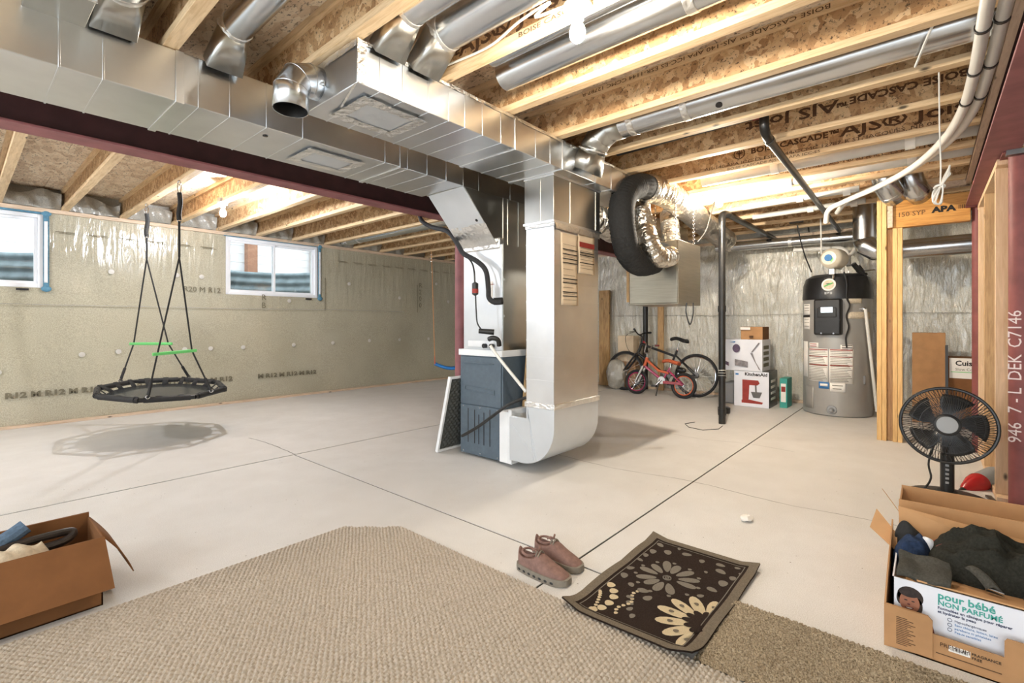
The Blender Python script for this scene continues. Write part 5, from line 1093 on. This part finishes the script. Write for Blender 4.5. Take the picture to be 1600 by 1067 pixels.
# ================================================================ CLOTHES BOX (left)
lb_ = thing('cardboard_box', 'large open brown cardboard box at the left edge', 'box', (0, 2.7, 0))
ax0, ax1, ay0, ay1, az = -.62, .395, 2.55, 2.87, .277
MB().box(ax0,ax1,ay0,ay0+T_,0,az).build('front', M['card_dk'], lb_); MB().box(ax0,ax1,ay1-T_,ay1,0,az+.02).build('back', M['card_dk'], lb_)
MB().box(ax0,ax0+T_,ay0,ay1,0,az).build('side', M['card_dk'], lb_); MB().box(ax1-T_,ax1,ay0,ay1,0,az).build('side', M['card_dk'], lb_); MB().box(ax0,ax1,ay0,ay1,0,T_).build('bottom', M['card_dk'], lb_)
MB().prism([(ax1+.005,ay0,az),(ax1+.025,ay0-.075,.085),(ax0,ay0-.075,.085),(ax0,ay0,az)], (0,-.004,.002)).build('front_flap', M['card_dk'], lb_)
MB().box(.03,.034,ay0-.08,ay0-.04,.09,.20).build('flap_crease', M['card_dk'], lb_) if False else None
MB().grid(10, 2, lambda u, v: (ax1+.102*u+.012*math.sin(PI*u), ay0+.01+(ay1-ay0-.02)*v, az-.182*u)).build('side_flap', M['card_dk'], lb_, solid=.004)
MB().grid(10, 2, lambda u, v: (ax0+(ax1-ax0)*u, ay1+.16*v, az+.02-.19*v**1.3)).build('back_flap', M['card_dk'], lb_, solid=.004)
gl_ = 'things in the left cardboard box'
cloth('garment', 'cream cloth bag in the left cardboard box', (.12,2.655,.19), .15, .075, .085, 'cream_cl', 2.7, .1, .04, 40, grp=gl_)
cloth('garment', 'pale blue cloth at the front of the left cardboard box', (-.06,2.64,.17), .10, .07, .07, 'denim', 6.7, .1, .03, 30, grp=gl_)
cloth('garment', 'dark clothing filling the left cardboard box', (-.05,2.72,.12), .42, .13, .07, 'black_fab', 9.2, 0, .03, 40, grp=gl_)
o = MB().tube(catmull([(-.4,2.76,.25),(-.05,2.75,.255),(.05,2.745,.25),(.15,2.76,.262),(.27,2.77,.265),(.33,2.78,.255),(.29,2.74,.235),(.12,2.72,.235),(-.2,2.73,.235)],8), .016, 10).build('belt', M['leather']); tag(o, 'dark leather belt looped in the left cardboard box', 'belt', gl_)
o = MB().tube(catmull([(-.2,2.79,.235),(.02,2.79,.25),(.12,2.80,.275),(.19,2.81,.315)],8), [.03]*25, 10).build('jeans_leg', M['denim']); tag(o, 'faded denim leg sticking up from the left cardboard box', 'clothing', gl_)
# ================================================================ CARPETS, MAT, SHOES
def carpet(name, label, cat, xs, ys, fn, mat, keep=None):
    nx, ny = len(xs), len(ys); X_, Y_ = np.meshgrid(xs, ys); Z = fn(X_, Y_)
    co = np.stack([X_, Y_, Z], -1).reshape(-1, 3)
    i, j = np.meshgrid(np.arange(nx-1), np.arange(ny-1)); a = (j*nx+i); f = np.stack([a, a+1, a+nx+1, a+nx], -1).reshape(-1, 4)
    if keep is not None:
        cx = (X_[:-1,:-1]+X_[1:,1:])/2; cy = (Y_[:-1,:-1]+Y_[1:,1:])/2; f = f[keep(cx, cy).reshape(-1)]
    org = Vector((float(np.mean(xs)), float(np.mean(ys)), 0))
    me = bpy.data.meshes.new(name); me.from_pydata((co-np.array(org)).tolist(), [], f.tolist()); me.materials.append(M[mat]); me.shade_smooth()
    o = bpy.data.objects.new(name, me); C.objects.link(o); o.location = org; return tag(o, label, cat)
def berber(X, Y):
    px, py = .021, .0165; row = np.floor(Y/py); ph = (row % 2)*.5
    wob = .25*np.sin(Y*37)+.2*np.sin(X*23+Y*11)
    h = np.abs(np.sin(PI*(X/px+ph+wob*.35)))*np.abs(np.sin(PI*Y/py)); rng = np.random.RandomState(1).rand(*X.shape)
    return .004 + .0115*h**.6 + .0012*rng
cut = lambda X, Y: ~((X > 1.44+.02*np.sin(Y*60)) & (Y > 2.215+.24*(1.66-X)/.22 - .05*np.abs(((X*9) % 1)-.5)))
carpet('berber_carpet', 'large beige looped carpet offcut across the front of the floor', 'carpet', np.arange(-.2, 1.635, .0035), np.arange(.42, 2.48, .0035), berber, 'berber', cut)
rs = np.random.RandomState(4)
carpet('twist_carpet', 'speckled grey brown carpet strip at the bottom right', 'carpet', np.arange(1.638, 2.1, .0042), np.arange(-.35, .605, .0042), lambda X, Y: .004+.012*rs.rand(*X.shape), 'shag')
mt = thing('door_mat', 'dark brown door mat with grey and cream flower pattern', 'mat', (2.03, .86, 0))
mx0, mx1, my0, my1 = 1.60, 2.455, .592, 1.118
def mz(x, y):
    e = max(0, 1-min(x-mx0, mx1-x)/.10); e2 = max(0, 1-min(y-my0, my1-y)/.08); z = .006
    z += .016*(e*e2)*1.1 + .008*e2*abs(math.sin(x*9)) + .003*e
    z += .014*max(0, 1-(math.hypot(x-1.66, y-.62)/.35))          # lies over the carpets here
    if x < 1.66: z += .010*(1.66-x)/.06
    return z
MB().grid(60, 40, lambda u, v: (lambda x, y: (x, y, mz(x,y)))(mx0+(mx1-mx0)*u, my0+(my1-my0)*v)).build('field', M['mat_dk'], mt, ang=80, solid=.004)
def band(x0, x1, y0, y1, mat, name, e):
    n = max(2, int((x1-x0)/.015)); m = max(2, int((y1-y0)/.015)); MB().grid(n, m, lambda u, v: (lambda x, y: (x, y, mz(x,y)+e))(x0+(x1-x0)*u, y0+(y1-y0)*v)).build(name, M[mat], mt, ang=80)
W_ = .038
for a in ((mx0,mx1,my0,my0+W_),(mx0,mx1,my1-W_,my1),(mx0,mx0+W_,my0,my1),(mx1-W_,mx1,my0,my1)): band(*a, 'mat_bd', 'binding', .005)
for a in ((mx0+.05,mx1-.05,my0+.05,my0+.054),(mx0+.05,mx1-.05,my1-.054,my1-.05),(mx0+.05,mx0+.054,my0+.05,my1-.05),(mx1-.054,mx1-.05,my0+.05,my1-.05)): band(*a, 'mat_gr', 'border_line', .0035)
def spot(cx, cy, rx, ry, rot, mat, name, e=.0035, clip=True):
    n = 16; cr, sr = math.cos(rot), math.sin(rot); P_ = []
    for k in range(n):
        a = 2*PI*k/n; x = rx*math.cos(a); y = ry*math.sin(a)*(1+.25*math.cos(a)); X2, Y2 = cx+x*cr-y*sr, cy+x*sr+y*cr
        X2 = min(max(X2, mx0+.055), mx1-.055); Y2 = min(max(Y2, my0+.055), my1-.055); P_.append((X2, Y2, mz(X2,Y2)+e))
    MB().add([(cx,cy,mz(cx,cy)+e)]+P_, [(0,1+k,1+(k+1)%n) for k in range(n)]).build(name, M[mat], mt, ang=80)
gc = (2.085,.884)
for x, y in ((2.149,.97),(2.209,.937),(2.202,.885),(2.193,.825),(2.142,.783),(2.084,.776),(1.987,.828),(1.974,.884),(1.995,.933),(2.021,.978),(2.095,.997)):
    d = math.hypot(x-gc[0], y-gc[1]); a = math.atan2(y-gc[1], x-gc[0]); d = max(.085, d); spot(gc[0]+math.cos(a)*d*.80, gc[1]+math.sin(a)*d*.80, d*.40, .019, a, 'mat_gr', 'grey_petal')
for k in range(11): a = 2*PI*k/11+.2; spot(gc[0]+.15*math.cos(a), gc[1]+.135*math.sin(a), .009, .009, 0, 'mat_gr', 'dot')
o = MB().torus((gc[0],gc[1],mz(*gc)+.004),(0,0,1),.017,.003,18,4); o.torus((gc[0],gc[1],mz(*gc)+.004),(0,0,1),.007,.003,12,4); o.build('flower_eye', M['mat_gr'], mt)
cc = (1.845,.625)
for x, y in ((1.848,.82),(1.939,.797),(2.011,.742),(2.036,.656),(1.756,.79),(1.689,.73),(1.651,.66)):
    d = math.hypot(x-cc[0], y-cc[1]); a = math.atan2(y-cc[1], x-cc[0]); spot(cc[0]+math.cos(a)*d*.62, cc[1]+math.sin(a)*d*.62, d*.40, .025, a, 'mat_cr', 'cream_petal'); spot(cc[0]+math.cos(a)*d*.72, cc[1]+math.sin(a)*d*.72, .011, .009, a, 'mat_bd', 'petal_spot', .005); spot(cc[0]+math.cos(a+.2)*d*.28, cc[1]+math.sin(a+.2)*d*.28, d*.2, .016, a+.2, 'mat_dk', 'dark_petal', .0052)
for k, (x, y) in enumerate(((1.869,1.046),(1.835,1.014),(1.795,.992),(1.744,.985),(1.696,.991),(1.66,1.011))): spot(x, y, .020, .018, 0, 'mat_cr', 'cream_dot')
for k in range(9): a = .2+k*.2; spot(1.70+.10*math.cos(a), 1.06-.03*k*.2+.0*a, .008, .008, 0, 'mat_cr', 'dot')
for k in range(10): spot(1.70+.022*k, .93+.012*math.sin(k), .009, .008, 0, 'mat_cr', 'dot')
for x, y, r in ((2.37,1.04,.018),(2.32,.98,.022),(2.36,.90,.02),(2.34,.82,.016),(2.36,.74,.018),(2.30,.72,.022),(2.27,.66,.018),(2.38,.67,.012),(2.20,.68,.024),(2.12,.70,.02),(2.28,1.04,.02),(2.22,1.05,.016),(2.16,1.05,.014),(2.06,1.05,.018),(1.98,1.04,.02),(1.93,.98,.016),(1.92,.92,.022),(1.88,.88,.02),(1.84,.94,.014),(1.80,.92,.016),(1.76,.90,.014),(1.72,.87,.014),(2.04,.72,.014),(2.33,.64,.012),(2.25,.77,.010),(2.39,.95,.01)): spot(x, y, r*1.15, r*.8, random.random()*3, 'mat_gr', 'grey_spot')
def shoe(cx, cy, label, rot):
    s = thing('shoe', label, 'shoe', (cx, cy, 0), 'pair of dusty rose slip-on shoes'); M4 = Matrix.Translation((cx, cy, 0)) @ Matrix.Rotation(rot, 4, 'Z')
    L = .272
    def half(t): return .031+.016*math.sin(min(1,t*1.15)*PI*.75)-.0*t if t < .75 else (.031+.016*math.sin(.8625*PI*.75))*math.sqrt(max(0,1-((t-.75)/.262)**2))
    ts = [0,.02,.06,.12,.2,.3,.4,.5,.6,.7,.78,.85,.91,.96,.99,1.0]
    def hw(t): return half(t)*(math.sqrt(max(0,1-((.1-t)/.115)**2)) if t < .1 else 1)
    so = MB(M4); ring = [(hw(t)*1.10+.002, L*(t-.5)*1.03) for t in ts]; pts = [(x, -y) for x, y in ring] + [(-x, -y) for x, y in reversed(ring)]
    n = len(pts); so.add([(x,y,.0+.006*max(0,-y-.09)/.05) for x,y in pts]+[(x*1.03,y*1.01,.018) for x,y in pts]+[(x,y,.032) for x,y in pts], [tuple(range(n-1,-1,-1)), tuple(range(2*n,3*n))]+[(r*n+i, r*n+(i+1)%n, (r+1)*n+(i+1)%n, (r+1)*n+i) for r in (0,1) for i in range(n)])
    so.build('sole', M['sole'], s, ang=40)
    def top(t): return .098-.02*math.sin(t*3) if t < .3 else .092-.055*((t-.3)/.7)**1.3 + .018*math.exp(-((t-.42)/.12)**2)
    up_ = MB(M4); m = 15
    for t in ts:
        h = top(t)*(1 if t < .93 else math.sqrt(max(.05,1-((t-.93)/.08)**2))); w = hw(t)
        for k in range(m):
            a = PI*k/(m-1); op = 1
            z = .028 + (h-.028)*math.sin(a)**.62; x = w*math.cos(a)*(1 if abs(math.cos(a)) < .95 else 1)
            if .05 < t < .36 and .25 < k/(m-1) < .75: z = min(z, .05+.0*t)   # foot opening
            up_.v.append((x, -L*(t-.5), z))
    N_ = len(ts); up_.f = [(i*m+k, i*m+k+1, (i+1)*m+k+1, (i+1)*m+k) for i in range(N_-1) for k in range(m-1)]
    up_.build('upper', M['shoe'], s, ang=60, sub=1)
    MB(M4).torus((0, L*.295, .085), (0,-.12,1), .033, .006, 20, 6).build('collar', M['shoe'], s)
    for k in range(2): MB(M4).tube(catmull([(-.024,L*(.10-.05*k),.088),(-.008,L*(.10-.05*k),.106),(.008,L*(.10-.05*k),.106),(.024,L*(.10-.05*k),.088)],4), .0035, 6).build('lace', M['sole'], s)
    for sg in (-1, 1): MB(M4).tube(catmull([(0,L*.10,.106),(sg*.015,L*.12,.118),(sg*.028,L*.16,.11)],4), .005, 6).build('bow', M['shoe'], s)
    for k in range(7):
        for sg in (-1, 1):
            t = .12+.11*k; MB(M4).ball((sg*(hw(t)*1.11+.002), -L*(t-.5)*1.03, .014), (.003,.010,.006), 8, 5).build('sole_notch', M['abs'], s)
shoe(1.752, 1.325, 'dusty rose slip-on shoe nearer the beige carpet', .02); shoe(1.893, 1.345, 'dusty rose slip-on shoe behind its mate, nearer the door mat', -.06)
o = MB().ball((3.02,.80,.014), (.045,.035,.014), 12, 7)
o.v = [tuple(Vector(p)*1.0 + Vector((0,0,.008*noise.noise(Vector(p)*40)))) for p in o.v]; o = o.build('crumpled_paper', M['white_pa'], ang=20); tag(o, 'crumpled scrap of white paper on the bare floor', 'paper')
